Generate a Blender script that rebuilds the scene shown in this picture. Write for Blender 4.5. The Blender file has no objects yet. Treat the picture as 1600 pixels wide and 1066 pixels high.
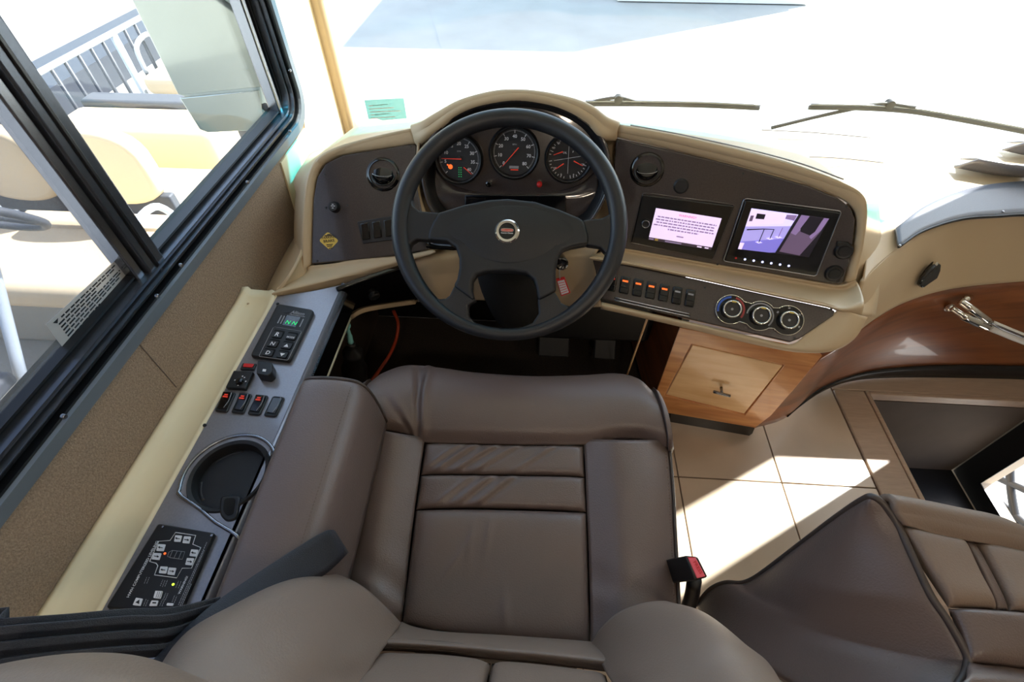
import bpy, bmesh, math, random
from mathutils import Vector, Matrix

# ------------------------------------------------------------------ camera
F = 763.0
TH, PS, CH = math.radians(48.4), math.radians(3.6), 1.36
scene = bpy.context.scene
COL = scene.collection
cam_d = bpy.data.cameras.new('camera')
cam_d.sensor_width = 36.0
cam_d.lens = F / 1600 * 36.0
cam_d.clip_start = 0.01
cam = bpy.data.objects.new('camera', cam_d)
cam.location = (0, 0, CH)
cam.rotation_euler = (math.pi / 2 - TH, 0, PS)
COL.objects.link(cam)
scene.camera = cam

# ------------------------------------------------------------------ sky, sun, exposure
SUN_EL = math.radians(46)
SUN_AZ = Vector((.857, .515))
world = bpy.data.worlds.new('world')
scene.world = world
world.use_nodes = True
wn = world.node_tree
sky = wn.nodes.new('ShaderNodeTexSky')
sky.sky_type = 'NISHITA'
sky.sun_disc = False
sky.sun_elevation = SUN_EL
sky.sun_rotation = math.atan2(SUN_AZ.x, SUN_AZ.y)
hs = wn.nodes.new('ShaderNodeHueSaturation'); hs.inputs['Saturation'].default_value = .68
wn.links.new(sky.outputs[0], hs.inputs['Color'])
wn.links.new(hs.outputs[0], wn.nodes['Background'].inputs[0])
wn.nodes['Background'].inputs[1].default_value = .5
sun_d = bpy.data.lights.new('sun', 'SUN')
sun_d.energy = 14.0
sun_d.angle = math.radians(.6)
sun_d.color = (1.0, .97, .92)
sun = bpy.data.objects.new('sun', sun_d)
sdir = Vector((SUN_AZ.x * math.cos(SUN_EL), SUN_AZ.y * math.cos(SUN_EL), math.sin(SUN_EL))).normalized()
sun.rotation_euler = sdir.to_track_quat('Z', 'Y').to_euler()
sun.location = sdir * 20
COL.objects.link(sun)
scene.view_settings.view_transform = 'Standard'
scene.view_settings.look = 'None'
scene.view_settings.gamma = 1
scene.view_settings.use_curve_mapping = False
scene.view_settings.exposure = 0.55

# ------------------------------------------------------------------ pixel -> place helpers
s_, c_, S_, C_ = math.sin(PS), math.cos(PS), math.sin(TH), math.cos(TH)
CD = Vector((-s_ * C_, c_ * C_, -S_)); CR = Vector((c_, s_, 0)); CU = Vector((-s_ * S_, c_ * S_, C_)); CO = Vector((0, 0, CH))
def ray(x, y): return CR * ((x - 800) / F) + CU * ((533 - y) / F) + CD
def at_z(x, y, z): v = ray(x, y); return CO + v * ((z - CH) / v.z)
def at_y(x, y, Y): v = ray(x, y); return CO + v * (Y / v.y)
def at_x(x, y, X): v = ray(x, y); return CO + v * (X / v.x)
def at_t(x, y, t): return CO + ray(x, y) * t
class Plane:
    def __init__(s, o, n):
        s.o = Vector(o); s.n = Vector(n).normalized()
        if s.n.dot(CO - s.o) < 0: s.n = -s.n
        u = Vector((1, 0, 0)) - s.n * s.n.x
        if abs(s.n.x) > .9: u = Vector((0, 1, 0)) - s.n * s.n.y
        s.u = u.normalized(); s.v = s.n.cross(s.u).normalized()
    def p(s, x, y, h=0):
        v = ray(x, y); o = s.o + s.n * h
        return CO + v * ((o - CO).dot(s.n) / v.dot(s.n))
    def ps(s, pts, h=0): return [s.p(x, y, h) for x, y in pts]
    def off(s, d): return Plane(s.o + s.n * d, s.n)
def plane3(a, b, c): return Plane(a, (b - a).cross(c - a))
def nrm(az, el):
    az, el = math.radians(az), math.radians(el)
    return Vector((math.sin(az) * math.cos(el), -math.cos(az) * math.cos(el), math.sin(el)))

# ------------------------------------------------------------------ materials
def lin(c):
    c = [x / 255 for x in c]
    return tuple(x / 12.92 if x <= .04045 else ((x + .055) / 1.055) ** 2.4 for x in c) + (1,)
MATS = {}
def mat(name, rgb, rough=.5, metal=0, coat=0, bump=0, bscale=300, var=0, vscale=8, stretch=None, emit=0, trans=0, spec=.5):
    m = bpy.data.materials.new(name); m.use_nodes = True
    nt = m.node_tree; b = nt.nodes['Principled BSDF']
    col = lin(rgb)
    b.inputs['Base Color'].default_value = col
    b.inputs['Roughness'].default_value = rough
    b.inputs['Metallic'].default_value = metal
    b.inputs['Coat Weight'].default_value = coat
    b.inputs['Coat Roughness'].default_value = .05
    b.inputs['Specular IOR Level'].default_value = spec
    if emit:
        b.inputs['Emission Color'].default_value = col; b.inputs['Emission Strength'].default_value = emit
    if trans: b.inputs['Transmission Weight'].default_value = trans
    if bump or var:
        tc = nt.nodes.new('ShaderNodeTexCoord'); mp = nt.nodes.new('ShaderNodeMapping')
        nt.links.new(tc.outputs['Object'], mp.inputs[0])
        if stretch: mp.inputs['Scale'].default_value = stretch
    if var:
        n = nt.nodes.new('ShaderNodeTexNoise'); n.inputs['Scale'].default_value = vscale; n.inputs['Detail'].default_value = 5
        nt.links.new(mp.outputs[0], n.inputs['Vector'])
        r = nt.nodes.new('ShaderNodeValToRGB')
        r.color_ramp.elements[0].position = .3; r.color_ramp.elements[1].position = .7
        r.color_ramp.elements[0].color = tuple(x * (1 - var) for x in col[:3]) + (1,)
        r.color_ramp.elements[1].color = tuple(min(1, x * (1 + var)) for x in col[:3]) + (1,)
        nt.links.new(n.outputs[0], r.inputs[0]); nt.links.new(r.outputs[0], b.inputs['Base Color'])
    if bump:
        n = nt.nodes.new('ShaderNodeTexNoise'); n.inputs['Scale'].default_value = bscale; n.inputs['Detail'].default_value = 3
        nt.links.new(mp.outputs[0], n.inputs['Vector'])
        bp = nt.nodes.new('ShaderNodeBump'); bp.inputs['Strength'].default_value = bump; bp.inputs['Distance'].default_value = .002
        nt.links.new(n.outputs[0], bp.inputs['Height']); nt.links.new(bp.outputs[0], b.inputs['Normal'])
    MATS[name] = m
    return m
def glass(name, rgb, refl=1.0, haze=0, hcol=(230, 230, 230)):
    m = bpy.data.materials.new(name); m.use_nodes = True; nt = m.node_tree
    for n in list(nt.nodes): nt.nodes.remove(n)
    out = nt.nodes.new('ShaderNodeOutputMaterial'); tr = nt.nodes.new('ShaderNodeBsdfTransparent')
    tr.inputs[0].default_value = lin(rgb)
    gl = nt.nodes.new('ShaderNodeBsdfGlossy'); gl.inputs['Roughness'].default_value = .0
    lw = nt.nodes.new('ShaderNodeLayerWeight'); lw.inputs[0].default_value = .5
    pw = nt.nodes.new('ShaderNodeMath'); pw.operation = 'POWER'; pw.inputs[1].default_value = 5
    fr = nt.nodes.new('ShaderNodeMath'); fr.operation = 'MULTIPLY_ADD'; fr.inputs[1].default_value = .7; fr.inputs[2].default_value = .03
    nt.links.new(lw.outputs['Facing'], pw.inputs[0]); nt.links.new(pw.outputs[0], fr.inputs[0])
    mx = nt.nodes.new('ShaderNodeMixShader')
    nt.links.new(fr.outputs[0], mx.inputs[0]); nt.links.new(tr.outputs[0], mx.inputs[1]); nt.links.new(gl.outputs[0], mx.inputs[2])
    last = mx
    if haze:
        df = nt.nodes.new('ShaderNodeBsdfDiffuse'); df.inputs[0].default_value = lin(hcol)
        m2 = nt.nodes.new('ShaderNodeMixShader'); m2.inputs[0].default_value = haze
        nt.links.new(mx.outputs[0], m2.inputs[1]); nt.links.new(df.outputs[0], m2.inputs[2]); last = m2
    nt.links.new(last.outputs[0], out.inputs[0])
    MATS[name] = m
    return m
def wood_mat(name, a, b_, rough=.3, coat=.4, scale=(3, 3, 30)):
    m = mat(name, a, rough, coat=coat); nt = m.node_tree; b = nt.nodes['Principled BSDF']
    tc = nt.nodes.new('ShaderNodeTexCoord'); mp = nt.nodes.new('ShaderNodeMapping'); mp.inputs['Scale'].default_value = scale
    n = nt.nodes.new('ShaderNodeTexNoise'); n.inputs['Scale'].default_value = 3; n.inputs['Detail'].default_value = 8; n.inputs['Distortion'].default_value = .6
    r = nt.nodes.new('ShaderNodeValToRGB'); r.color_ramp.elements[0].position = .3; r.color_ramp.elements[1].position = .68
    r.color_ramp.elements[0].color = lin(b_); r.color_ramp.elements[1].color = lin(a)
    nt.links.new(tc.outputs['Object'], mp.inputs[0]); nt.links.new(mp.outputs[0], n.inputs['Vector'])
    nt.links.new(n.outputs[0], r.inputs[0]); nt.links.new(r.outputs[0], b.inputs['Base Color'])
    return m
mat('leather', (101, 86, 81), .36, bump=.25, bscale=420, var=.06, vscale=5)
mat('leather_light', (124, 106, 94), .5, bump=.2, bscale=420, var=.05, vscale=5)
mat('piping', (70, 60, 56), .45)
mat('thread', (98, 82, 72), .7)
mat('beige', (192, 170, 138), .5, bump=.1, bscale=600)
mat('cream', (226, 212, 178), .45)
mat('panel', (68, 60, 58), .17, coat=.9, var=.12, vscale=350)
mat('console_grey', (140, 140, 148), .26, metal=.35, coat=.35, var=.06, vscale=300)
mat('inset_shaded', (100, 103, 112), .4, var=.05, vscale=300)  # darker than the console grey: panel shade painted in
mat('black', (22, 22, 24), .45)
mat('black_gloss', (12, 12, 14), .12, coat=.5)
mat('black_soft', (25, 26, 29), .5, bump=.15, bscale=500)
mat('rim_black', (30, 31, 35), .42, bump=.1, bscale=700)
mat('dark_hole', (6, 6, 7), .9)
mat('chrome', (225, 222, 215), .08, metal=1)
mat('steel', (150, 152, 158), .25, metal=1)
mat('frame_metal', (92, 96, 104), .26, metal=.8)
mat('frame_flange', (112, 120, 128), .38, metal=.35)
mat('frame_black', (14, 15, 18), .35)
mat('fabric', (150, 128, 106), .95, bump=.9, bscale=420, var=.22, vscale=260)
mat('tile', (196, 176, 156), .22, var=.05, vscale=9, spec=.4)
mat('grout', (120, 104, 92), .9)
mat('trim_tan', (176, 152, 134), .45, var=.08, vscale=20, stretch=(1, 8, 1))
mat('carpet', (58, 48, 40), 1, bump=1, bscale=500, var=.3, vscale=200)
mat('foot_panel', (80, 66, 56), .8, var=.1)
wood_mat('wood', (218, 156, 96), (180, 112, 58), scale=(2, 2, 14))
wood_mat('wood_light', (238, 200, 150), (218, 170, 116), scale=(1.5, 1.5, 12))
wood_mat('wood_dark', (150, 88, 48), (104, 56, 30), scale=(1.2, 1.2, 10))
mat('white_print', (226, 226, 230), .6)
mat('grey_print', (150, 150, 155), .6)
mat('orange_glow', (245, 104, 40), .5, emit=.8)
mat('green_glow', (40, 200, 110), .5, emit=.6)
mat('lime_glow', (190, 230, 60), .5, emit=1.4)
mat('needle', (225, 58, 34), .5, emit=.18)
mat('red', (200, 36, 36), .4)
mat('pink_red', (232, 96, 110), .4)
mat('yellow', (226, 196, 92), .55)
mat('scr_white', (226, 206, 238), .5, emit=.62)
mat('scr_red', (236, 120, 160), .5, emit=.5)
mat('scr_text', (160, 140, 180), .5, emit=.3)
mat('scr_bar', (80, 66, 82), .5, emit=.12)
mat('scr_lav', (206, 196, 248), .5, emit=.72)
mat('scr_blue', (128, 120, 214), .5, emit=.5)
mat('scr_mid', (168, 158, 228), .5, emit=.55)
mat('scr_mauve', (112, 92, 124), .5, emit=.3)
mat('scr_mauve2', (142, 118, 168), .5, emit=.4)
mat('scr_dark', (38, 34, 52), .5, emit=.05)
mat('scr_icon', (200, 206, 255), .5, emit=1.2)
mat('belt', (40, 43, 52), .42, bump=.8, bscale=220, stretch=(1, 6, 6))
mat('belt_light', (58, 60, 68), .5, bump=.8, bscale=220, stretch=(1, 6, 6))
mat('orange_cable', (176, 62, 30), .5)
mat('cyan_lit_white', (150, 226, 226), .35)  # white plastic with cyan light mixed into the colour
mat('concrete', (176, 176, 172), .9, bump=.4, bscale=40, var=.08, vscale=1.5)
mat('cart_beige', (226, 202, 166), .6)
mat('cart_dark', (70, 72, 80), .6)
mat('cart_grey', (150, 146, 138), .6)
mat('cart_yellow', (236, 206, 60), .5)
mat('fence_metal', (44, 48, 60), .5)
mat('fence_light', (176, 184, 196), .4)
mat('white_paint', (228, 226, 222), .5)
mat('ext_beige', (190, 178, 158), .35, coat=.3)
mat('ext_grey', (150, 160, 158), .35)
mat('mirror_glass', (178, 184, 178), .04, metal=1)
mat('mirror_edge', (120, 118, 112), .4)
mat('ceiling', (225, 218, 205), .8)
mat('lamp', (255, 214, 170), .5, emit=6)
mat('cabin_wall', (196, 180, 158), .8)
glass('glass_clear', (246, 250, 249))
glass('glass_screen', (214, 218, 222), haze=.13, hcol=(210, 212, 216))
glass('glass_tint', (70, 205, 225))
glass('film_cyan', (100, 150, 145), haze=.15, hcol=(190, 240, 236))
glass('label_film', (226, 226, 226), haze=.62, hcol=(190, 190, 190))
glass('gauge_glass', (250, 250, 250))
M = MATS

# ------------------------------------------------------------------ object helpers
WLOC = {}
def link(o, parent=None, loc=Vector((0, 0, 0))):
    COL.objects.link(o)
    if parent is not None:
        o.parent = parent
        o.location = loc - WLOC[parent.name]
    else:
        o.location = loc
    WLOC[o.name] = loc.copy()
    return o
def tag(o, label=None, cat=None, group=None, kind=None):
    if label: o['label'] = label
    if cat: o['category'] = cat
    if group: o['group'] = group
    if kind: o['kind'] = kind
    return o
def thing(name, loc, label, cat, group=None, kind=None):
    o = bpy.data.objects.new(name, None); o.empty_display_size = .05
    link(o, None, Vector(loc))
    return tag(o, label, cat, group, kind)
def mobj(name, verts, faces, m, parent=None, smooth=False, bevel=0, seg=2, solid=0, subsurf=0, fixn=True):
    verts = [Vector(v) for v in verts]
    c = Vector([(min(v[i] for v in verts) + max(v[i] for v in verts)) / 2 for i in range(3)])
    me = bpy.data.meshes.new(name)
    me.from_pydata([v - c for v in verts], [], faces)
    if fixn:
        bm = bmesh.new(); bm.from_mesh(me)
        bmesh.ops.recalc_face_normals(bm, faces=bm.faces); bm.to_mesh(me); bm.free()
    me.materials.append(M[m])
    o = bpy.data.objects.new(name, me)
    link(o, parent, c)
    if solid:
        k = o.modifiers.new('solid', 'SOLIDIFY'); k.thickness = abs(solid); k.offset = -1 if solid > 0 else 1
    if subsurf:
        k = o.modifiers.new('sub', 'SUBSURF'); k.levels = subsurf; k.render_levels = subsurf
    if bevel:
        k = o.modifiers.new('bevel', 'BEVEL'); k.width = bevel; k.segments = seg; k.limit_method = 'ANGLE'; k.angle_limit = math.radians(40)
        k.harden_normals = False
    if smooth or bevel or subsurf:
        for p in me.polygons: p.use_smooth = True
        if bevel and not smooth:
            try: me.set_sharp_from_angle(angle=math.radians(50))
            except Exception: pass
    return o
def crom(pts, n):
    pts = [Vector(p) for p in pts]; k = len(pts)
    if k == 2: return [pts[0].lerp(pts[1], i / (n - 1)) for i in range(n)]
    out = []
    for i in range(n):
        t = i / (n - 1) * (k - 1); j = min(int(t), k - 2); f = t - j
        p1, p2 = pts[j], pts[j + 1]
        p0 = pts[j - 1] if j > 0 else p1 * 2 - p2
        p3 = pts[j + 2] if j + 2 < k else p2 * 2 - p1
        out.append(.5 * ((2 * p1) + (p2 - p0) * f + (2 * p0 - 5 * p1 + 4 * p2 - p3) * f * f + (3 * p1 - p0 - 3 * p2 + p3) * f ** 3))
    return out
def surf(rows, nu, nv, disp=None):
    rs = [crom(r, nu) for r in rows]
    cols = [crom([r[i] for r in rs], nv) for i in range(nu)]
    verts = [cols[i][j] for j in range(nv) for i in range(nu)]
    if disp:
        verts = [verts[j * nu + i] + disp(i / (nu - 1), j / (nv - 1)) for j in range(nv) for i in range(nu)]
    faces = [(j * nu + i, j * nu + i + 1, (j + 1) * nu + i + 1, (j + 1) * nu + i) for j in range(nv - 1) for i in range(nu - 1)]
    return verts, faces
def sobj(name, rows, nu, nv, m, parent=None, disp=None, solid=.006, up=None):
    v, f = surf(rows, nu, nv, disp)
    # orient normals: toward 'up' point (camera by default)
    n = Vector()
    for q in f[::max(1, len(f) // 50)]:
        n += (v[q[1]] - v[q[0]]).cross(v[q[3]] - v[q[0]])
    cen = sum(v, Vector()) / len(v)
    tgt = (CO if up is None else Vector(up)) - cen
    if n.dot(tgt) < 0: f = [tuple(reversed(q)) for q in f]
    return mobj(name, v, f, m, parent, smooth=True, solid=solid, fixn=False)
def slab(name, pts, n, back, m, parent=None, bevel=0, seg=2, holes=None, smooth=False):
    """polygon pts (3D) extruded backwards by `back` along -n"""
    bm = bmesh.new(); n = Vector(n).normalized()
    loops = [pts] + (holes or [])
    es = []
    for lp in loops:
        vs = [bm.verts.new(p) for p in lp]
        es += [bm.edges.new((vs[i], vs[(i + 1) % len(vs)])) for i in range(len(vs))]
    if holes:
        bmesh.ops.triangle_fill(bm, edges=es, use_beauty=True, use_dissolve=False, normal=n)
    else:
        bm.faces.new(bm.verts)
    for f in bm.faces:
        f.normal_update()
        if f.normal.dot(n) < 0: f.normal_flip()
    r = bmesh.ops.extrude_face_region(bm, geom=list(bm.faces))
    nv = [g for g in r['geom'] if isinstance(g, bmesh.types.BMVert)]
    nf = [g for g in r['geom'] if isinstance(g, bmesh.types.BMFace)]
    # the extruded region becomes the front; original is the back
    for v in bm.verts:
        if v not in set(nv): pass
    nvs = set(nv)
    for v in bm.verts:
        if v not in nvs: v.co -= n * back
    bmesh.ops.recalc_face_normals(bm, faces=bm.faces)
    bm.verts.index_update()
    V = [v.co.copy() for v in bm.verts]; Fc = [[v.index for v in f.verts] for f in bm.faces]
    bm.free()
    return mobj(name, V, Fc, m, parent, bevel=bevel, seg=seg, smooth=smooth)
def pslab(name, pl, pix, h0, h1, m, parent=None, bevel=0, seg=2, rnd=0, holes=None):
    """polygon traced on plane pl (heights h0 back .. h1 front); pixels give its outline on the plane"""
    pts = pl.ps(pix)
    if rnd: pts = roundpoly(pts, rnd)
    pts = [p + pl.n * h1 for p in pts]
    hs = [[q + pl.n * h1 for q in h] for h in holes] if holes else None
    return slab(name, pts, pl.n, h1 - h0, m, parent, bevel, seg, hs)
def roundpoly(pts, r, k=5):
    out = []; n = len(pts)
    for i in range(n):
        p = pts[i]; a = pts[i - 1] - p; b = pts[(i + 1) % n] - p
        d = min(r, a.length * .45, b.length * .45)
        A = p + a.normalized() * d; B = p + b.normalized() * d
        for j in range(k + 1):
            t = j / k
            out.append(A * (1 - t) ** 2 + p * 2 * t * (1 - t) + B * t * t)
    return out
def smoothpoly(pts, n):
    """closed catmull-rom"""
    k = len(pts); out = []
    for i in range(n):
        t = i / n * k; j = int(t); f = t - j
        p0, p1, p2, p3 = pts[j - 1], pts[j % k], pts[(j + 1) % k], pts[(j + 2) % k]
        out.append(.5 * ((2 * p1) + (p2 - p0) * f + (2 * p0 - 5 * p1 + 4 * p2 - p3) * f * f + (3 * p1 - p0 - 3 * p2 + p3) * f ** 3))
    return out
def circ(c, u, v, r, n=32, a0=0, a1=None):
    if a1 is None: return [c + u * (r * math.cos(2 * math.pi * i / n)) + v * (r * math.sin(2 * math.pi * i / n)) for i in range(n)]
    return [c + u * (r * math.cos(a0 + (a1 - a0) * i / (n - 1))) + v * (r * math.sin(a0 + (a1 - a0) * i / (n - 1))) for i in range(n)]
def frame_of(n):
    n = Vector(n).normalized()
    u = Vector((1, 0, 0)) - n * n.x
    if u.length < .2: u = Vector((0, 1, 0)) - n * n.y
    u.normalize(); return u, n.cross(u).normalized(), n
def lathe(name, c, n, prof, m, parent=None, seg=36, close=True):
    u, v, n = frame_of(n); verts = []; faces = []; rows = []
    for r, h in prof:
        if r < 1e-6: rows.append([len(verts)]); verts.append(c + n * h)
        else:
            rows.append(list(range(len(verts), len(verts) + seg)))
            verts += [p + n * h for p in circ(c, u, v, r, seg)]
    for a, b in zip(rows, rows[1:]):
        for i in range(seg):
            j = (i + 1) % seg
            if len(a) == 1 and len(b) == 1: continue
            if len(a) == 1: faces.append((a[0], b[i], b[j]))
            elif len(b) == 1: faces.append((a[i], b[0], a[j]))
            else: faces.append((a[i], b[i], b[j], a[j]))
    o = mobj(name, verts, faces, m, parent, smooth=True)
    try: o.data.set_sharp_from_angle(angle=math.radians(40))
    except Exception: pass
    return o
def tube(name, pts, r, m, parent=None, seg=10, closed=False, n=None, flat=None):
    pts = crom(pts, n) if n else [Vector(p) for p in pts]
    k = len(pts); verts = []; faces = []; pu = None
    for i, p in enumerate(pts):
        if closed: t = pts[(i + 1) % k] - pts[i - 1]
        else: t = pts[min(i + 1, k - 1)] - pts[max(i - 1, 0)]
        t.normalize()
        if pu is None: pu = t.orthogonal().normalized()
        pu = (pu - t * pu.dot(t)).normalized(); w = t.cross(pu)
        rr = r[i * (len(r) - 1) // (k - 1)] if isinstance(r, (list, tuple)) else r
        verts += [p + pu * (rr * math.cos(2 * math.pi * a / seg)) + w * (rr * math.sin(2 * math.pi * a / seg)) for a in range(seg)]
    R_ = range(k) if closed else range(k - 1)
    for i in R_:
        for a in range(seg):
            b = (a + 1) % seg; j = (i + 1) % k
            faces.append((i * seg + a, i * seg + b, j * seg + b, j * seg + a))
    if not closed:
        faces.append(tuple(range(seg))[::-1]); faces.append(tuple((k - 1) * seg + a for a in range(seg)))
    return mobj(name, verts, faces, m, parent, smooth=True)
def box(name, lo, hi, m, parent=None, bevel=0, seg=2):
    (a, b, c), (d, e, f) = lo, hi
    v = [(a, b, c), (d, b, c), (d, e, c), (a, e, c), (a, b, f), (d, b, f), (d, e, f), (a, e, f)]
    fs = [(0, 3, 2, 1), (4, 5, 6, 7), (0, 1, 5, 4), (1, 2, 6, 5), (2, 3, 7, 6), (3, 0, 4, 7)]
    return mobj(name, v, fs, m, parent, bevel=bevel, seg=seg)
def prism(name, quad, off, m, parent=None, bevel=0, seg=2):
    """quad of 3D points extruded by vector off"""
    k = len(quad); off = Vector(off)
    v = [Vector(q) for q in quad] + [Vector(q) + off for q in quad]
    fs = [tuple(range(k)), tuple(range(2 * k - 1, k - 1, -1))] + [(i, (i + 1) % k, k + (i + 1) % k, k + i) for i in range(k)]
    return mobj(name, v, fs, m, parent, bevel=bevel, seg=seg)
def text(name, s, a, b, n, m, parent, h=.0006, size=None, center=False):
    """lettering whose baseline runs from a to b on a surface of normal n; width is fitted to |ab| (or size fixed)"""
    cu = bpy.data.curves.new('txt', 'FONT'); cu.body = s; cu.resolution_u = 2; cu.extrude = 0; cu.offset = .016
    if center: cu.align_x = 'CENTER'
    to = bpy.data.objects.new('txt', cu); COL.objects.link(to)
    bpy.context.view_layer.update()
    me = bpy.data.meshes.new_from_object(to.evaluated_get(bpy.context.evaluated_depsgraph_get()))
    bpy.data.objects.remove(to); bpy.data.curves.remove(cu)
    if not me.vertices: return None
    xs = [v.co.x for v in me.vertices]; w = max(xs) - min(xs); x0 = min(xs)
    d = b - a; ex = d.normalized(); n = Vector(n).normalized(); ey = n.cross(ex).normalized()
    k = size if size else d.length / w
    ox = 0 if center else x0
    base = (a + b) / 2 if center else a
    V = [base + ex * ((v.co.x - ox) * k) + ey * (v.co.y * k) + n * h for v in me.vertices]
    Fc = [tuple(p.vertices) for p in me.polygons]
    bpy.data.meshes.remove(me)
    return mobj(name, V, Fc, m, parent)
def ptext(name, s, pl, pa, pb, m, parent, h=.001, size=None, center=False):
    return text(name, s, pl.p(*pa), pl.p(*pb), pl.n, m, parent, h, size, center)
def jmesh(name, polys, m, parent=None, off=None):
    """several flat printed polygons joined as one print mesh"""
    v = []; f = []
    for p in polys:
        f.append(tuple(range(len(v), len(v) + len(p)))); v += [Vector(q) for q in p]
    return mobj(name, v, f, m, parent)

# ================================================================== the setting
XW = -.66          # inner face of the left wall
GZ = -.9           # ground outside
g = box('ground', (-30, -20, GZ - .2), (30, 40, GZ), 'concrete'); tag(g, 'pale concrete yard outside the motorhome windows', kind='structure')

# floor: grout bed with separate tiles
fl = slab('floor', [Vector(p) for p in ((-.66, -3, -.006), (1.03, -3, -.006), (1.03, 1.5, -.006), (-.66, 1.5, -.006))], (0, 0, 1), .1, 'grout')
tag(fl, 'cream tiled floor beside the driver seat', kind='structure')
xs = [-.746, -.446, -.146, .154, .454, .757, 1.03]
ys = [-1.1, -.505, .095, .695, 1.295]
for i in range(2, 6):
    for j in range(4):
        if xs[i] < .1 and ys[j] > .2: continue
        x0, x1, y0, y1 = max(xs[i], -.65) + .0016, xs[i + 1] - .0016, ys[j] + .0016, ys[j + 1] - .0016
        box('tile', (x0, y0, -.02), (x1, y1, 0), 'tile', fl, bevel=.0012, seg=1)
ft = slab('footwell_carpet', [Vector(p) for p in ((-.655, .35, .004), (.15, .35, .004), (.40, .9, .004), (.40, 1.3, .004), (-.655, 1.3, .004))], (0, 0, 1), .02, 'carpet')
ft.location.z += 0; tag(ft, 'dark brown carpet in the driver footwell under the steering wheel', 'carpet')

# stairwell on the right, with its tan surround
st = thing('stairwell', (1.4, .6, -.45), 'sunken entry stairwell with tan border right of the floor tiles', None, kind='structure')
box('border_trim', (1.033, -.4, -.05), (1.136, 1.05, .004), 'trim_tan', st, bevel=.004)
box('border_trim', (1.033, 1.052, -.05), (1.75, 1.16, .004), 'trim_tan', st, bevel=.004)
box('step_nosing', (1.136, -.4, -.012), (1.15, 1.05, .007), 'trim_tan', st, bevel=.003)
box('step_nosing', (1.15, 1.036, -.012), (1.75, 1.05, .007), 'trim_tan', st, bevel=.003)
box('riser', (1.10, -.4, -.52), (1.135, 1.05, -.05), 'black', st)
box('front_wall', (1.135, 1.051, -.52), (1.75, 1.10, -.05), 'foot_panel', st)
box('tread', (1.136, -.4, -.54), (1.75, 1.05, -.50), 'black', st)
box('tread', (1.136, -.4, -.50), (1.45, .45, -.24), 'black', st, bevel=.01)

# left wall with rounded window opening
def rrect(y0, y1, z0, z1, r, x, k=8):
    out = []
    for cy, cz, a in ((y1 - r, z0 + r, -90), (y1 - r, z1 - r, 0), (y0 + r, z1 - r, 90), (y0 + r, z0 + r, 180)):
        for i in range(k + 1):
            t = math.radians(a + 90 * i / k); out.append(Vector((x, cy + r * math.cos(t), cz + r * math.sin(t))))
    return out
WY0, WY1, WZ0, WZ1, WR = -.9, 1.337, .752, 1.64, .085
wl = slab('wall_left', [Vector((XW, y, z)) for y, z in ((-3, -.1), (1.60, -.1), (1.60, 2.02), (-3, 2.02))], (1, 0, 0), .03, 'fabric',
          holes=[rrect(WY0 + .02, WY1 - .02, WZ0 + .02, WZ1 - .02, WR - .02, XW)])
tag(wl, 'brown woven fabric side wall under the driver window', kind='structure')
slab('outer_skin', [Vector((XW - .03, y, z)) for y, z in ((-3, -.7), (1.62, -.7), (1.62, 2.05), (-3, 2.05))], (1, 0, 0), .03, 'ext_beige', wl,
     holes=[rrect(WY0 + .02, WY1 - .02, WZ0 + .02, WZ1 - .02, WR - .02, XW - .03)])
box('fabric_seam', (XW, .5, .62), (XW + .0008, .5015, .748), 'thread', wl)
# pale upholstered pillar liner in front of the window
tr = slab('trim_1', [Vector((XW + .004, y, z)) for y, z in ((1.09, .5), (1.56, .5), (1.56, 2.0), (1.345, 2.0), (1.345, .82), (1.30, .74), (1.12, .735))], (1, 0, 0), .004, 'cream')
tag(tr, 'cream windshield pillar liner beside the driver window', kind='structure')
box('pillar_post', (XW - .03, 1.56, .45), (XW + .035, 1.63, 2.0), 'beige', tr, bevel=.012)

# window_1: driver side window with tracks, mullion, panes, screws, label
w1 = thing('window_1', (XW - .02, .3, .75), 'driver side sliding window in a dark multi-track frame', None, kind='structure')
prof = [(0, .0), (0, .012), (.020, .012), (.0215, .006), (.0255, .006), (.027, -.014), (.031, -.014), (.0325, .001), (.036, .001), (.0375, -.022), (.0415, -.022), (.043, -.010), (.0465, -.010), (.048, -.034), (.052, -.034), (.054, -.024), (.058, -.024), (.060, -.046), (.064, -.05)]
rings = [rrect(WY0 + d, WY1 - d, WZ0 + d, WZ1 - d, max(WR - d * .8, .02), XW + x) for d, x in prof]
nr = len(rings[0])
def ringmesh(name, rr, m, parent):
    v = [p for r in rr for p in r]
    f = [(a * nr + i, a * nr + (i + 1) % nr, (a + 1) * nr + (i + 1) % nr, (a + 1) * nr + i) for a in range(len(rr) - 1) for i in range(nr)]
    o = mobj(name, v, f, m, parent, solid=.002)
    return o
ringmesh('frame_flange', rings[:4], 'frame_flange', w1)
ringmesh('track', rings[3:9], 'frame_black', w1)
ringmesh('track', rings[8:14], 'frame_metal', w1)
ringmesh('track', rings[13:19], 'frame_black', w1)
box('front_channel', (XW - .05, 1.245, .80), (XW - .02, 1.262, 1.6), 'steel', w1, bevel=.004)
box('front_channel', (XW - .045, 1.262, .80), (XW - .03, 1.285, 1.6), 'frame_black', w1)
mu = box('mullion', (XW - .045, .615, .785), (XW - .012, .66, 1.62), 'frame_metal', w1, bevel=.004)
box('mullion_edge', (XW - .05, .594, .79), (XW - .02, .613, 1.62), 'steel', w1, bevel=.003)
box('mullion_edge', (XW - .035, .632, .79), (XW - .009, .64, 1.62), 'frame_black', w1, bevel=.002)
box('rear_sill', (XW - .055, -.8, .782), (XW - .03, .60, .806), 'frame_black', w1, bevel=.003)
box('pane', (XW - .047, .66, .79), (XW - .043, 1.25, 1.62), 'glass_clear', w1)
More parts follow.
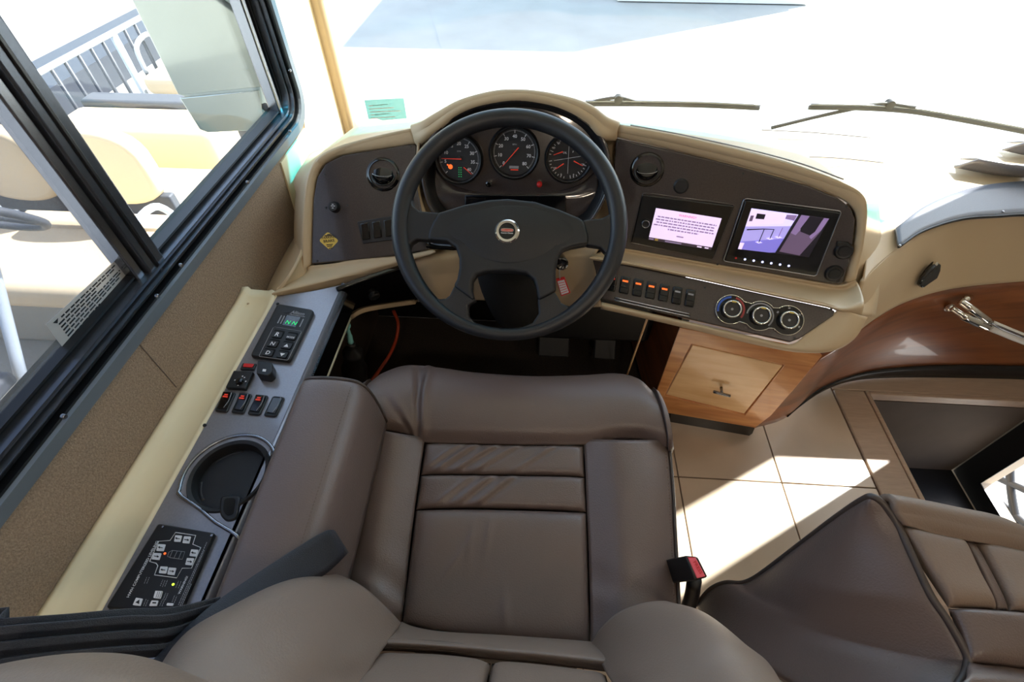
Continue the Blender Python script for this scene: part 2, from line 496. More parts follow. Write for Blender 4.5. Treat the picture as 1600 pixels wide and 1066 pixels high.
box('screen_pane', (XW - .042, -.85, .79), (XW - .040, .60, 1.62), 'glass_screen', w1)
for x, y in ((453, 110), (453, 205), (387, 285), (283, 415), (246, 463), (100, 651)):
    lathe('screw', at_x(x, y, XW + .0125), (1, 0, 0), [(0.0042, -.002), (.0042, .001), (.003, .0028), (0, .003)], 'steel', w1, seg=12)
# warning label on the screen pane
PLX = Plane((XW - .0385, 0, 0), (1, 0, 0))
lb = pslab('warning_label', PLX, [(178, 409), (203, 431), (105, 553), (72, 507)], -.0005, .0004, 'label_film', w1)
q = PLX.ps([(178, 409), (203, 431), (105, 553), (72, 507)], .0012)
def quadpt(q, u, v): return (q[3].lerp(q[2], v)).lerp(q[0].lerp(q[1], v), u)
random.seed(3)
pol = []
for k in range(8):
    v = .12 + k * .105; u = .1 if k else .16; end = (.98, .93, .62, .97, .95, .9, .55, .4)[k]
    while u < end:
        w = random.uniform(.03, .085)
        pol.append([quadpt(q, u, v), quadpt(q, min(u + w, end), v), quadpt(q, min(u + w, end), v + .05), quadpt(q, u, v + .05)]); u += w + .015
pol.append([quadpt(q, .06, .1), quadpt(q, .13, .1), quadpt(q, .095, .2)])
jmesh('printed_text', pol, 'frame_metal', lb)

# windshield
def wy(x): return 1.60 + .13 * (1 - ((x - .55) / 1.21) ** 2)
w2 = thing('window_2', (.55, 1.66, .5), 'wide curved windshield in front of the dashboard', None, kind='structure')
def wsheet(name, z0, z1, m, parent):
    X = [-.64 + i * 2.38 / 24 for i in range(25)]
    v = [(x, wy(x), z) for z in (z0, z1) for x in X] + [(x, wy(x) + .006, z) for z in (z0, z1) for x in X]
    f = [(i, i + 1, 26 + i, 25 + i) for i in range(24)] + [(51 + i, 50 + i, 75 + i, 76 + i) for i in range(24)]
    return mobj(name, v, f, m, parent, smooth=True, fixn=False)
ws = wsheet('pane', .50, 1.70, 'glass_clear', w2)
wsheet('tint_band', 1.70, 1.99, 'glass_tint', w2)
v = []; f = []
X = [-.68 + i * 2.46 / 24 for i in range(25)]
for i, x in enumerate(X):
    y = wy(x); v += [(x, y - .02, .40), (x, y + .03, .40), (x, y + .03, .50), (x, y - .02, .50)]
    if i: f += [tuple(4 * (i - 1) + a for a in (k, (k + 1) % 4)) + tuple(4 * i + a for a in ((k + 1) % 4, k)) for k in range(4)]
mobj('sill', v, f, 'black', w2)
# cyan film label low on the windshield
fm = sobj('film_label', [[(x, wy(x) - .002, z) for x in (-.585, -.55, -.51, -.46)] for z in (.575, .69)], 8, 3, 'film_cyan', w2, solid=0)
pol = []
for k in range(9):
    z = .59 + k * .01
    pol.append([(-.575, wy(-.575) - .003, z), (-.475 - .02 * (k % 3), wy(-.49) - .003, z), (-.475 - .02 * (k % 3), wy(-.49) - .003, z + .0025), (-.575, wy(-.575) - .003, z + .0025)])
jmesh('printed_text', pol, 'grey_print', fm)

# right wall, ceiling, rear of the cabin
def hole(y0, y1, z0, z1): return [Vector((1.76, y, z)) for y, z in ((y0, z0), (y1, z0), (y1, z1), (y0, z1))]
wr = slab('wall_right', [Vector((1.76, y, z)) for y, z in ((-3, -.55), (1.60, -.55), (1.60, 2.02), (-3, 2.02))], (-1, 0, 0), .04, 'cabin_wall',
          holes=[[Vector((1.76, y, z)) for y, z in ((1.18, .80), (1.40, 1.25), (1.40, 1.80), (1.18, 1.80))], hole(.3, .955, -.42, -.19)])  # sloped upper opening is unseen, shaped to cut the floor sun patch
tag(wr, 'pale motorhome side wall on the passenger side', kind='structure')
slab('stair_side', [Vector((1.757, y, z)) for y, z in ((-.4, -.5), (1.05, -.5), (1.05, -.01), (-.4, -.01))], (-1, 0, 0), .003, 'black', st,  # black sheet added to darken the bright wall beside the stairs
     holes=[[Vector((1.757, y, z)) for y, z in ((.3, -.42), (.955, -.42), (.955, -.19), (.3, -.19))]])
w3 = slab('window_3', [Vector((1.765, y, z)) for y, z in ((1.185, .82), (1.395, 1.25), (1.395, 1.795), (1.185, 1.795))], (-1, 0, 0), .005, 'glass_clear'); tag(w3, 'narrow unseen passenger side window shaped to throw the floor sun patch', kind='structure')
ce = box('ceiling', (-.7, -3, 2.02), (1.8, 1.80, 2.10), 'ceiling'); tag(ce, 'pale motorhome ceiling above the cockpit', kind='structure')
wb = box('wall_back', (-.7, -3.06, -.1), (1.8, -3.0, 2.02), 'cabin_wall'); tag(wb, 'pale partition at the rear of the cabin', kind='structure')
for i, (x, y) in enumerate(((.1, -.7), (1.0, -.7), (.1, -1.7), (1.0, -1.7))):
    lo = thing('ceiling_light', (x, y, 2.02), ('left ', 'right ')[i % 2] + 'warm recessed ceiling light in the ' + ('front', 'rear')[i // 2] + ' row behind the seats', 'ceiling light', 'recessed ceiling lights')
    lathe('ring', Vector((x, y, 2.02)), (0, 0, -1), [(.07, 0), (.07, .008), (.055, .01), (.055, .002)], 'steel', lo, seg=24)
    lathe('lens', Vector((x, y, 2.019)), (0, 0, -1), [(.054, 0), (.054, .004), (0, .006)], 'lamp', lo, seg=24)
    ld = bpy.data.lights.new('ceiling_lamp', 'AREA'); ld.shape = 'DISK'; ld.size = .1; ld.energy = 2.5; ld.color = (1, .84, .66)
    lob = bpy.data.objects.new('ceiling_lamp', ld); lob.parent = lo; lob.location = (0, 0, -.02); COL.objects.link(lob)

# ------------------------------------------------------------------ outside, ahead: unseen box trailer added to cast shade on the yard
tl = thing('shadow_trailer', (2.6, 10.6, GZ), 'unseen white box trailer added ahead to shade the yard', 'trailer')
hh = 4.6 / math.tan(SUN_EL)
box('body', (-2.75 + .857 * hh, 7.05 + .515 * hh, GZ + .5), (.36 + .857 * hh, 16, GZ + 4.6), 'white_paint', tl, bevel=.03)
for x in (1.2, 3.2):
    for y in (11.5, 13.0):
        lathe('wheel', Vector((x, y, GZ + .42)), (1, 0, 0), [(0, -.12), (.40, -.12), (.42, -.08), (.42, .08), (.40, .12), (0, .12)], 'black', tl, seg=20)
box('skirt', (-2.7 + .857 * hh, 7.1 + .515 * hh, GZ + .02), (.3 + .857 * hh, 14.9, GZ + .5), 'white_paint', tl)

# windshield wipers
def wiper(blade, arm, label, hinge):
    w = thing('windshield_wiper', blade[0], label, 'wiper', 'windshield wipers')
    tube('blade', blade, .008, 'black', w, seg=8, n=24)
    tube('blade_spine', [p + Vector((0, -.003, .011)) for p in blade], .0035, 'steel', w, seg=6, n=24)
    tube('arm', arm, .006, 'black_soft', w, seg=8, n=16)
    lathe('hinge', hinge, (0, -1, 0), [(.0, -.012), (.014, -.012), (.014, .01), (0, .014)], 'black', w, seg=14)
def wp(x, y, dy=.0): return at_y(x, y, 1.745 + dy)
wiper([wp(914, 163), wp(1000, 163), wp(1100, 165), wp(1186, 169)], [wp(922, 160), wp(945, 155), wp(970, 153), wp(1000, 161)], 'black windshield wiper nearer the instrument hood', wp(966, 155))
def wp2(x, y): return at_y(x, y, 1.74 - max(0, (x - 1400)) * .0003)
wiper([wp2(1264, 168), wp2(1340, 169), wp2(1420, 174), wp2(1500, 187), wp2(1600, 206), wp2(1660, 219)], [wp2(1205, 200), wp2(1270, 184), wp2(1330, 171), wp2(1380, 162), wp2(1430, 168)], 'black windshield wiper on the passenger side', wp2(1390, 163))

er = thing('entry_step_rail', at_x(1590, 790, 1.95), 'black entry step rail outside the stairwell opening', 'rail')
for pts in ([(1535, 735), (1570, 752), (1600, 765), (1650, 790)], [(1535, 765), (1565, 788), (1600, 818), (1650, 860)], [(1578, 725), (1580, 770), (1592, 830), (1610, 880)]):
    tube('rail_bar', [at_x(x, y, 1.95) for x, y in pts], .014, 'black', er, n=14, seg=8)

# ------------------------------------------------------------------ outside, left: mirror, fence, carts
em = thing('exterior_mirror', (-.98, 1.56, .62), 'large exterior side mirror with two glasses outside the driver window', 'mirror')
PM = Plane(at_y(300, 80, 1.5), Vector((.36, -.93, .0)))
pslab('housing', PM, [(190, -40), (372, -40), (414, 120), (424, 190), (412, 206), (335, 211), (318, 200), (300, 160), (276, 152)], -.13, -.004, 'ext_grey', em, bevel=.02, rnd=.03)
pslab('main_glass', PM, [(196, -20), (366, -20), (408, 136), (279, 149)], -.006, 0, 'mirror_glass', em, bevel=.002)
pslab('lower_glass', PM.off(.001), [(281, 153), (405, 141), (414, 196), (405, 203), (325, 207), (312, 202)], -.006, .002, 'mirror_glass', em, bevel=.002)
tube('arm', [(-.92, 1.56, .70), (-.80, 1.60, .60), (-.72, 1.62, .56), (-.69, 1.62, .55)], .018, 'black', em, n=12)

fc = thing('yard_fence', (-3.3, 3.5, GZ), 'metal yard railing with thin upright bars behind the golf carts', 'fence')
for z in (.12, -.78):
    tube('rail', [(-3.35, .2, z), (-3.35, 3.5, z), (-3.35, 7.5, z)], .02, 'fence_light' if z > 0 else 'fence_metal', fc, seg=8)
random.seed(5)
for i in range(52):
    y = .3 + i * .14
    big = i % 8 == 3
    tube('post' if big else 'bar', [(-3.35, y, GZ), (-3.35, y, .12)], .028 if big else .015, 'fence_light' if big else 'fence_metal', fc, seg=8)
wq = box('dark_strip', (-5.6, .5, GZ), (-4.9, 9, GZ + .3), 'fence_metal'); tag(wq, 'low dark strip beyond the yard railing', 'wall')  # low dark box where a dark band crosses the ground

def cart(name, P, rz, label, sc=1.0, dark=False):
    root = thing(name, P, label, 'golf cart', 'golf carts in the yard')
    R3 = Matrix.Rotation(rz, 3, 'Z'); P = Vector(P)
    def T(*a): return P + R3 @ (Vector(a) * sc)
    def bxo(n, lo, hi, m, bevel=.03):
        (a, b, c), (d, e, f) = lo, hi
        vv = [T(a, b, c), T(d, b, c), T(d, e, c), T(a, e, c), T(a, b, f), T(d, b, f), T(d, e, f), T(a, e, f)]
        return mobj(n, vv, [(0, 3, 2, 1), (4, 5, 6, 7), (0, 1, 5, 4), (1, 2, 6, 5), (2, 3, 7, 6), (3, 0, 4, 7)], m, root, bevel=bevel, seg=4)
    # local: front is -y, x across; seat at y=0
    bxo('seat_cushion', (-.52, -.28, .60), (.52, .22, .74), 'cart_beige', .05)
    bxo('seat_base', (-.55, -.22, .28), (.55, .30, .60), 'cart_grey', .04)
    for sx in (-1, 1):
        pts = [T(sx * .265 + .24 * math.cos(a) * (1 if abs(math.cos(a)) < .8 else .98), .29, 1.02 + .2 * math.copysign(abs(math.sin(a)) ** .6, math.sin(a))) for a in [2 * math.pi * k / 28 for k in range(28)]]
        slab('seat_back', pts, R3 @ Vector((0, -1, .1)), .1 * sc, 'cart_beige', root, bevel=.03, seg=4)
        tube('hip_rail', [T(sx * .55, .28, .72), T(sx * .56, .15, .92), T(sx * .56, -.08, .9), T(sx * .56, -.12, .72)], .018 * sc, 'fence_light', root, n=18)
        for y in (-.95, .75):
            lathe('wheel', T(sx * .5, y, .23), R3 @ Vector((1, 0, 0)), [(0, -.09 * sc), (.19 * sc, -.09 * sc), (.23 * sc, -.05 * sc), (.23 * sc, .05 * sc), (.19 * sc, .09 * sc), (0, .09 * sc)], 'black', root, seg=20)
    bxo('back_frame', (-.5, .33, .74), (.5, .38, .86), 'cart_dark', .01)
    bxo('floor_pan', (-.55, -.95, .24), (.55, -.2, .29), 'cart_grey', .01)
    bxo('front_cowl', (-.56, -1.25, .28), (.56, -.9, .80), 'cart_beige', .08)
    bxo('rear_body', (-.56, .3, .30), (.56, 1.0, .66), 'cart_dark' if dark else 'cart_beige', .06)
    bxo('dash_shelf', (-.5, -.95, .78), (.5, -.80, .84), 'cart_dark', .02)
    cn = T(.24, -.30, 1.16); ax = (R3 @ Vector((0, .75, .66))).normalized(); u, w, n_ = frame_of(ax)
    tube('cart_steering_rim', circ(cn, u, w, .19 * sc, 28), .018 * sc, 'cart_dark', root, closed=True, seg=8)
    for k in range(3):
        a = k * 2.094 + .5
        tube('steering_spoke', [cn, cn + (u * math.cos(a) + w * math.sin(a)) * .19 * sc], .014 * sc, 'cart_dark', root, n=4)
    tube('steering_shaft', [cn, T(.24, -.75, .45)], .022 * sc, 'fence_light', root, n=4)
    bxo('pedal', (.15, -.82, .3), (.28, -.74, .36), 'cart_dark', .005)
    if dark: bxo('yellow_box', (-.2, .42, .66), (.1, .62, .8), 'cart_yellow', .02)
    return root
cart('golf_cart', (-2.42, 1.8, GZ), 0, 'beige two-seat golf cart nearest the driver window')
cart('golf_cart', (-2.72, 4.25, GZ), 0, 'beige and dark golf cart parked behind the nearest one', dark=True)

# ================================================================== dashboard
dash = thing('dashboard', (.1, 1.2, .5), 'beige wraparound dashboard with dark glossy instrument panels', 'dashboard')
PL = plane3(at_y(488, 416, .865), at_y(675, 389, .92), at_y(540, 242, 1.03))       # left switch panel
PR = Plane(at_z(960, 215, .85), nrm(-12, 20))                                       # radio / monitor panel
PH = plane3(at_y(670, 250, 1.035), at_y(945, 250, 1.035), at_y(805, 340, .985))     # mouth of the instrument hood
PC = PH.off(-.055)                                                                  # face of the instrument cluster
PS_ = Plane(at_z(930, 405, .655), nrm(-12, 48))                                     # lower switch panel

# ---- shell, pieced from lofted skins
inL = [(486, 414), (487, 360), (489, 310), (495, 275), (508, 254), (535, 241), (590, 232), (652, 223)]
outL = [(472, 425), (471, 370), (474, 310), (481, 272), (497, 246), (530, 228), (588, 212), (645, 200)]
inH = [(652, 223), (664, 213), (684, 198), (713, 175), (750, 160), (803, 152), (852, 157), (888, 169), (920, 188), (942, 210), (962, 214)]
outH = [(645, 200), (662, 194), (684, 181), (722, 161), (772, 148), (812, 146), (852, 150), (897, 160), (924, 171), (946, 187), (966, 196)]
inR = [(962, 214), (1035, 230), (1110, 247), (1200, 270), (1265, 289), (1310, 308), (1331, 323), (1339, 342), (1335, 385), (1320, 440)]
outR = [(966, 196), (1040, 209), (1115, 225), (1205, 247), (1268, 266), (1322, 287), (1347, 303), (1355, 325), (1351, 372), (1338, 436)]
def shell(name, inn, out, pl_in, pl_out, nu, depth):
    a = [pl_in.p(x, y) for x, y in inn]; b = [pl_out.p(x, y, .004) for x, y in out]
    mid = [(p + q) / 2 + (pl_out.n) * .006 for p, q in zip(a, b)]
    back = [q + Vector((0, depth, -.012)) for q in b]
    return a, mid, b, back
def top_rows(b, dz, f=None):
    """from the bezel edge forward to the windshield sill"""
    r1 = [q + Vector((0, .03, -.024)) for q in b]
    r2 = []; r3 = []
    for q in b:
        yy = wy(q.x) - .012
        r2.append(Vector((q.x, q.y + (yy - q.y) * .55, min(q.z - .03, .74))))
        r3.append(Vector((q.x, yy, .56)))
    return r1, r2, r3
aL, mL, bL, _ = shell('l', inL, outL, PL, PL, 40, .1)
rows = [[p - PL.n * .02 for p in aL], aL, mL, bL]; r1, r2, r3 = top_rows(bL, 0)
for k in range(4):                                   # left end drops beside the wall instead of running to the windshield
    r1[k] = bL[k] + Vector((-.03, .03, -.03)); r2[k] = bL[k] + Vector((-.08, .12, -.06)); r3[k] = bL[k] + Vector((-.11, .3, -.1))
    for r in (r1, r2, r3): r[k].x = max(r[k].x, XW + .006)
sobj('shell', rows + [r1, r2, r3], 60, 40, 'beige', dash, solid=.008)
aH = [PH.p(x, y) for x, y in inH]; bH = PH.ps(outH, -.006)
# the hood rim rises a little forward of the mouth
mH = [(p + q) / 2 + PH.n * .001 for p, q in zip(aH, bH)]
aH[0] = aL[-1]; mH[0] = mL[-1]; bH[0] = bL[-1]
aR = PR.ps(inR); bR = PR.ps(outR, .004); mR = [(p + q) / 2 + PR.n * .007 for p, q in zip(aR, bR)]
aH[-1] = aR[0]; mH[-1] = mR[0]; bH[-1] = bR[0]
r1, r2, r3 = top_rows(bH, 0)
sobj('shell', [[p - PH.n * .02 for p in aH], aH, mH, bH, r1, r2, r3], 80, 40, 'beige', dash, solid=.008)
r1, r2, r3 = top_rows(bR, 0)
for k, q in enumerate(bR):
    if k >= 3:                                       # right end turns down towards the passenger side
        w = (k - 2) / 7
        r1[k] = r1[k].lerp(q + Vector((.01, .02, -.02)), w); r2[k] = r2[k].lerp(q + Vector((.045, .06, -.05)), w); r3[k] = r3[k].lerp(q + Vector((.08, .16, -.09)), w)
sobj('shell', [[p - PR.n * .02 for p in aR], aR, mR, bR, r1, r2, r3], 70, 40, 'beige', dash, solid=.008)
sobj('end_filler', [[PR.p(1326, 318, -.03), PR.p(1326, 400, -.03), PR.p(1308, 455, -.02), PS_.p(1316, 490, -.02)], [at_z(1374, 318, .68), at_z(1378, 400, .62), at_z(1374, 455, .575), at_z(1368, 495, .525)]], 20, 8, 'beige', dash, solid=.005)
sobj('under_top', [[Vector((x, y0, z)) for x in (.25, .40, .58, .74)] for y0, z in ((1.14, .655), (1.25, .635), (1.60, .57))], 16, 12, 'beige', dash, solid=.006)
# groove line along the top of the right bezel
tube('trim_line', [PR.p(x, y, .004) + Vector((0, .004, .003)) for x, y in [(985, 199), (1060, 213), (1160, 235), (1250, 259), (1318, 284)]], .0016, 'grey_print', dash, n=30, seg=6)

# ---- left ledge under the switch panel
e0 = PL.ps([(480, 416), (520, 412), (560, 405), (622, 400), (676, 390)])
e1 = PL.ps([(474, 428), (518, 420), (560, 414), (622, 406), (678, 396)], .006)
e2 = [at_z(430, 455, .612), at_z(495, 440, .612), at_z(535, 432, .612), at_z(580, 423, .61), at_z(628, 412, .61)]
e3 = [at_z(427, 463, .602), at_z(499, 446, .602), at_z(535, 437, .602), at_z(580, 428, .60), at_z(632, 415, .60)]
e4 = [p + Vector((0, .01, -.04)) for p in e3]
sobj('ledge', [[p - PL.n * .02 for p in e0], e0, e1, e2, e3, e4], 40, 24, 'beige', dash, solid=.006)
k0 = [at_x(472, 350, XW + .012), at_x(445, 396, XW + .006), at_x(420, 444, XW + .006), at_x(417, 459, XW + .01)]
k1 = [PL.p(474, 352, -.01), PL.p(474, 385, 0), at_z(452, 430, .63), at_z(427, 463, .602)]
sobj('ledge', [k0, [(a + b) / 2 + Vector((0, 0, .004)) for a, b in zip(k0, k1)], k1], 24, 16, 'beige', dash, solid=.006)
sobj('ledge', [k1, [(p + q) / 2 for p, q in zip(k1, [PL.p(476, 356), PL.p(474, 400), PL.p(474, 428, .006), at_z(430, 457, .61)])], [PL.p(478, 356), PL.p(478, 400), PL.p(478, 430, .006), at_z(440, 460, .604)]], 20, 8, 'beige', dash, solid=.005)

# ---- skin between hood mouth and the ledge / lower column area (left and right of the column)
cl = PH.ps([(652, 223), (652, 262), (657, 300), (668, 335), (684, 362), (700, 385)], -.002)
cl2 = PL.ps([(652, 223), (648, 262), (650, 300), (658, 335), (666, 365), (676, 392)], -.002)
sobj('column_surround', [cl2, cl], 24, 6, 'beige', dash, solid=.005)
lo0 = [at_z(632, 412, .61), at_y(660, 398, .93), at_y(700, 388, .97), at_y(760, 380, 1.0), at_y(850, 380, 1.0), at_y(905, 375, .985), at_y(945, 372, .965)]
lo1 = [at_z(634, 418, .60), at_y(668, 410, .91), at_y(705, 405, .94), at_y(760, 405, .97), at_y(850, 405, .97), at_y(900, 405, .95), at_y(928, 405, .93)]
lo2 = [at_y(655, 446, .90), at_y(676, 448, .90), at_y(705, 450, .92), at_y(760, 450, .95), at_y(850, 450, .95), at_y(905, 455, .92), at_y(935, 462, .90)]
lo3 = [at_y(652, 472, .90), at_y(676, 470, .90), at_y(705, 468, .92), at_y(760, 470, .95), at_y(850, 475, .95), at_y(905, 480, .92), at_y(940, 480, .90)]
sobj('knee_panel', [lo0, lo1, lo2, lo3], 40, 24, 'beige', dash, solid=.006)

# ---- hood tunnel and instrument cluster
mouth = [(660, 265), (664, 235), (684, 203), (713, 179), (750, 164), (803, 156), (852, 161), (888, 173), (920, 192), (942, 219), (951, 250), (950, 290), (936, 325), (915, 350), (860, 368), (800, 372), (745, 368), (700, 352), (675, 328), (664, 298)]
mo = smoothpoly(PH.ps(mouth), 80)
mi = [p + PH.n * -.055 + (PH.p(805, 262) - p) * .07 for p in mo]
v = mo + [p - PH.n * .006 + (PH.p(805, 262) - p) * .02 for p in mo] + mi
f = [(a * 80 + i, a * 80 + (i + 1) % 80, (a + 1) * 80 + (i + 1) % 80, (a + 1) * 80 + i) for a in range(2) for i in range(80)]
mobj('hood_tunnel', v, f, 'black_soft', dash, smooth=True, solid=.004)
tube('hood_lip', [p + PH.n * .001 for p in mo], .0042, 'panel', dash, closed=True, seg=8)
cface = slab('cluster_face', mi, PC.n, .01, 'panel', dash)
# moulded lower brow of the cluster, and the dark message display
brow = [PC.ps([(680, 262), (700, 285), (745, 300), (805, 304), (862, 300), (905, 288), (935, 262)], .002),
        PC.ps([(678, 300), (700, 306), (745, 308), (805, 308), (862, 308), (905, 308), (934, 300)], .014),
        PC.ps([(690, 335), (708, 340), (745, 345), (805, 346), (862, 345), (905, 340), (926, 330)], .010)]
sobj('cluster_brow', brow, 40, 16, 'panel', dash, solid=.004)
pslab('message_display', PC, [(728, 303), (884, 303), (884, 345), (728, 345)], 0, .019, 'black_gloss', dash, bevel=.002)
pslab('display_label', PC, [(795, 313), (833, 313), (833, 320), (795, 320)], .019, .0205, 'grey_print', dash)
lathe('indicator_lamp', PC.p(765, 286), PC.n, [(.007, 0), (.007, .02), (.004, .022), (.004, .018), (0, .018)], 'black_gloss', dash, seg=20)
lathe('indicator_lamp', PC.p(843, 287), PC.n, [(.0065, 0), (.0065, .021), (.004, .024), (0, .025)], 'red', dash, seg=20)

def gauge(px, py, rpx, kind):
    c = PC.p(px, py); r = (PC.p(px + rpx, py) - c).length
    ga = lathe('gauge', c, PC.n, [(r * 1.14, -.002), (r * 1.14, .016), (r * 1.06, .022), (r * 1.0, .02), (r * .97, .008), (r * .97, .004)], 'black', dash, seg=48)
    lathe('dial', c, PC.n, [(r * .99, .003), (r * .99, .005), (0, .005)], 'black_soft', ga, seg=48)
    u, w = PC.u, PC.v
    def pol_(a, k): a = math.radians(a); return c + (u * math.cos(a) + w * math.sin(a)) * r * k + PC.n * .0062
    ticks = []
    def tick(a, k0, k1, wd):
        d = pol_(a, 1) - pol_(a, 0); t = d.normalized().cross(PC.n) * wd
        ticks.append([pol_(a, k0) - t, pol_(a, k1) - t, pol_(a, k1) + t, pol_(a, k0) + t])
    def needle(cc, a, l0, l1, wd):
        a = math.radians(a); d = u * math.cos(a) + w * math.sin(a); t = d.cross(PC.n)
        slab('needle', [cc - d * l0 - t * wd, cc + d * l1 - t * wd * .4, cc + d * l1 + t * wd * .4, cc - d * l0 + t * wd], PC.n, .0015, 'needle', ga)
    if kind in 'ab':
        big = [225 - i * (270 / 8) for i in range(9)]
        for i, a in enumerate(big): tick(a, .8, .93, .0008)
        for i in range(81): tick(225 - i * 270 / 80, .88, .93, .0003)
        lab = ['', '5', '10', '15', '20', '25', '30', '35', '40'] if kind == 'a' else ['0', '10', '20', '30', '40', '50', '60', '70', '80']
        for a, s in zip(big, lab):
            if s: text('numeral', s, pol_(a, .66) - u * .01 - w * .003, pol_(a, .66) + u * .01 - w * .003, PC.n, 'white_print', ga, 0, size=.0105, center=True)
        text('numeral', 'RPM' if kind == 'a' else 'MPH', c + w * r * .3 - u * .02 + PC.n * .006, c + w * r * .3 + u * .02 + PC.n * .006, PC.n, 'grey_print', ga, 0, size=.005, center=True)
        lathe('needle_hub', c, PC.n, [(.006, .005), (.006, .010), (0, .011)], 'black', ga, seg=16)
        if kind == 'a':
            needle(c + PC.n * .011 + u * .0, 180, r * .12, r * .82, .0011)
            needle(c + PC.n * .010 + u * r * .3 - w * r * .42, -40, r * .1, r * .38, .0009)
            pol = [[c + PC.n * .0065 + u * x0 * r - w * (.40 + .1 * k) * r + q for q in (u * 0, u * .0022, u * .0022 + w * .0012, w * .0012)] for k in range(5) for x0 in (-.04, .06)]
            jmesh('gear_display', pol, 'green_glow', ga)
            lathe('warning_light', c - u * r * .42 - w * r * .36 + PC.n * .0062, PC.n, [(.0055, 0), (.004, .0008), (0, .001)], 'orange_glow', ga, seg=14)
            lathe('warning_light', c - u * r * .55 - w * r * .28 + PC.n * .0062, PC.n, [(.002, 0), (0, .0008)], 'orange_glow', ga, seg=10)
        else:
            needle(c + PC.n * .011, 229, r * .28, r * .78, .0011)
            slab('odometer', [c - w * r * .62 + u * x + w * y + PC.n * .0068 for x, y in ((-.011, -.003), (.011, -.003), (.011, .003), (-.011, .003))], PC.n, .001, 'grey_print', ga)
            slab('odometer', [c - w * r * .73 + u * x + w * y + PC.n * .0068 for x, y in ((-.008, -.0012), (.01, -.0012), (.01, .0012), (-.008, .0012))], PC.n, .001, 'needle', ga)
    else:
        for a0, s in ((10, 1), (100, 1), (190, 1), (280, 1)):
            for k in range(8): tick(a0 + k * 10, .84 if k % 3 else .78, .93, .0007)
        e1_, e2_ = (u * .98 + w * .18), (w * 1.0 - u * .02)
        for e in (e1_, e2_):
            t = e.normalized().cross(PC.n) * .0004
            ticks.append([c - e * r * .7 - t + PC.n * .0062, c + e * r * .7 - t + PC.n * .0062, c + e * r * .7 + t + PC.n * .0062, c - e * r * .7 + t + PC.n * .0062])
        needle(c - u * r * .3 + w * r * .28 + PC.n * .010, 200, r * .02, r * .44, .0012)
        needle(c - u * r * .22 - w * r * .25 + PC.n * .010, 215, r * .02, r * .46, .0012)
        needle(c + u * r * .28 - w * r * .12 + PC.n * .010, -25, r * .02, r * .46, .0012)
        for dx, dy, s in ((-.5, .62, '60'), (-.72, .4, '30'), (-.62, -.5, '100'), (-.3, -.78, '0'), (.3, -.78, '0'), (.68, -.3, '120'), (-.18, .2, 'OIL'), (.2, .25, 'F')):
            p = c + u * dx * r + w * dy * r + PC.n * .0062
            text('numeral', s, p - u * .01, p + u * .01, PC.n, 'white_print', ga, 0, size=.006, center=True)
    jmesh('tick_marks', ticks, 'white_print', ga)
gauge(718, 248, 33, 'a'); gauge(804, 238, 35, 'b'); gauge(888, 247, 33, 'c')

# ---- round louvre vents
def vent(pl, px, py, rpx, parent):
    c = pl.p(px, py); r = (pl.p(px + rpx, py) - c).length
    ve = lathe('air_vent', c, pl.n, [(r * 1.28, 0), (r * 1.22, .004), (r * 1.02, .007), (r, .004), (r * .96, -.004), (r * .9, -.012), (0, -.014)], 'black_gloss', parent, seg=48)
    # tilted inner ball with a slot
    R_ = r * .84
    bn = (pl.n + pl.v * .45).normalized(); uu, vv, nn = frame_of(bn)
    lathe('louvre', c - pl.n * .008, bn, [(R_, -.004), (R_ * .98, .008), (R_ * .8, .014), (R_ * .4, .016), (0, .016)], 'black_gloss', ve, seg=32)
    tube('louvre_rim', circ(c + pl.n * .006 - bn * .004, uu, vv, R_, 30), .0018, 'black_gloss', ve, closed=True, seg=6)
    arc = [c + bn * .012 + (uu * math.cos(a) * .85 + vv * (math.sin(a) * .25 - .25)) * R_ for a in [math.pi * (1 + k / 12) for k in range(13)]]
    tube('louvre_edge', arc, .0012, 'steel', ve, seg=6)

# ---- left panel
lp = pslab('left_panel', PL, [(487, 413), (488, 360), (490, 310), (496, 277), (509, 256), (535, 243), (590, 234), (640, 226), (651, 226), (650, 262), (653, 300), (660, 335), (668, 365), (676, 389), (620, 399), (550, 407)], -.03, .003, 'panel', dash, bevel=.003)
vent(PL, 599, 273, 21, lp)
kc = PL.p(524, 324)
lathe('knob', kc, PL.n, [(.013, .003), (.012, .012), (.0105, .014), (.0105, .018), (.009, .020), (0, .020)], 'black', lp, seg=24)
jmesh('knob_print', [[kc + PL.n * .0205 + PL.u * x + PL.v * y for x, y in ((a, b), (a + .004, b), (a + .004, b + .0012), (a, b + .0012))] for a, b in ((-.002, .004), (-.004, .0005), (.001, .0005), (-.002, -.004))], 'white_print', lp)
for px, py in ((508, 273), (510, 325), (544, 321), (497, 408), (642, 229)):
    lathe('screw', PL.p(px, py), PL.n, [(.0028, .003), (.0028, .0042), (0, .005)], 'black', lp, seg=10)
st_ = pslab('parking_brake_sticker', PL, [(513, 362), (530, 376), (516, 391), (499, 376)], .003, .004, 'yellow', lp, rnd=.006)
st_['label'] = 'yellow diamond sticker reading PARKING BRAKE'
d = PL
ptext('lettering', 'PARKING', d, (504, 374), (526, 371.5), 'black', lp, .0048)
ptext('lettering', 'BRAKE', d, (507, 379.5), (524, 377.5), 'black', lp, .0048)
jmesh('lettering_small', [d.ps([(a, b), (c2, b - .8), (c2, b + .6), (a, b + 1.4)], .0048) for a, c2, b in ((511, 517, 366), (507, 521, 367.8), (510, 520, 382), (511, 519, 384.5), (514, 520, 387.5))], 'black', lp)
sb = pslab('switch_bank', PL, [(559, 347), (612, 338), (640, 335), (640, 372), (568, 381)], .003, .006, 'black', lp, bevel=.002)
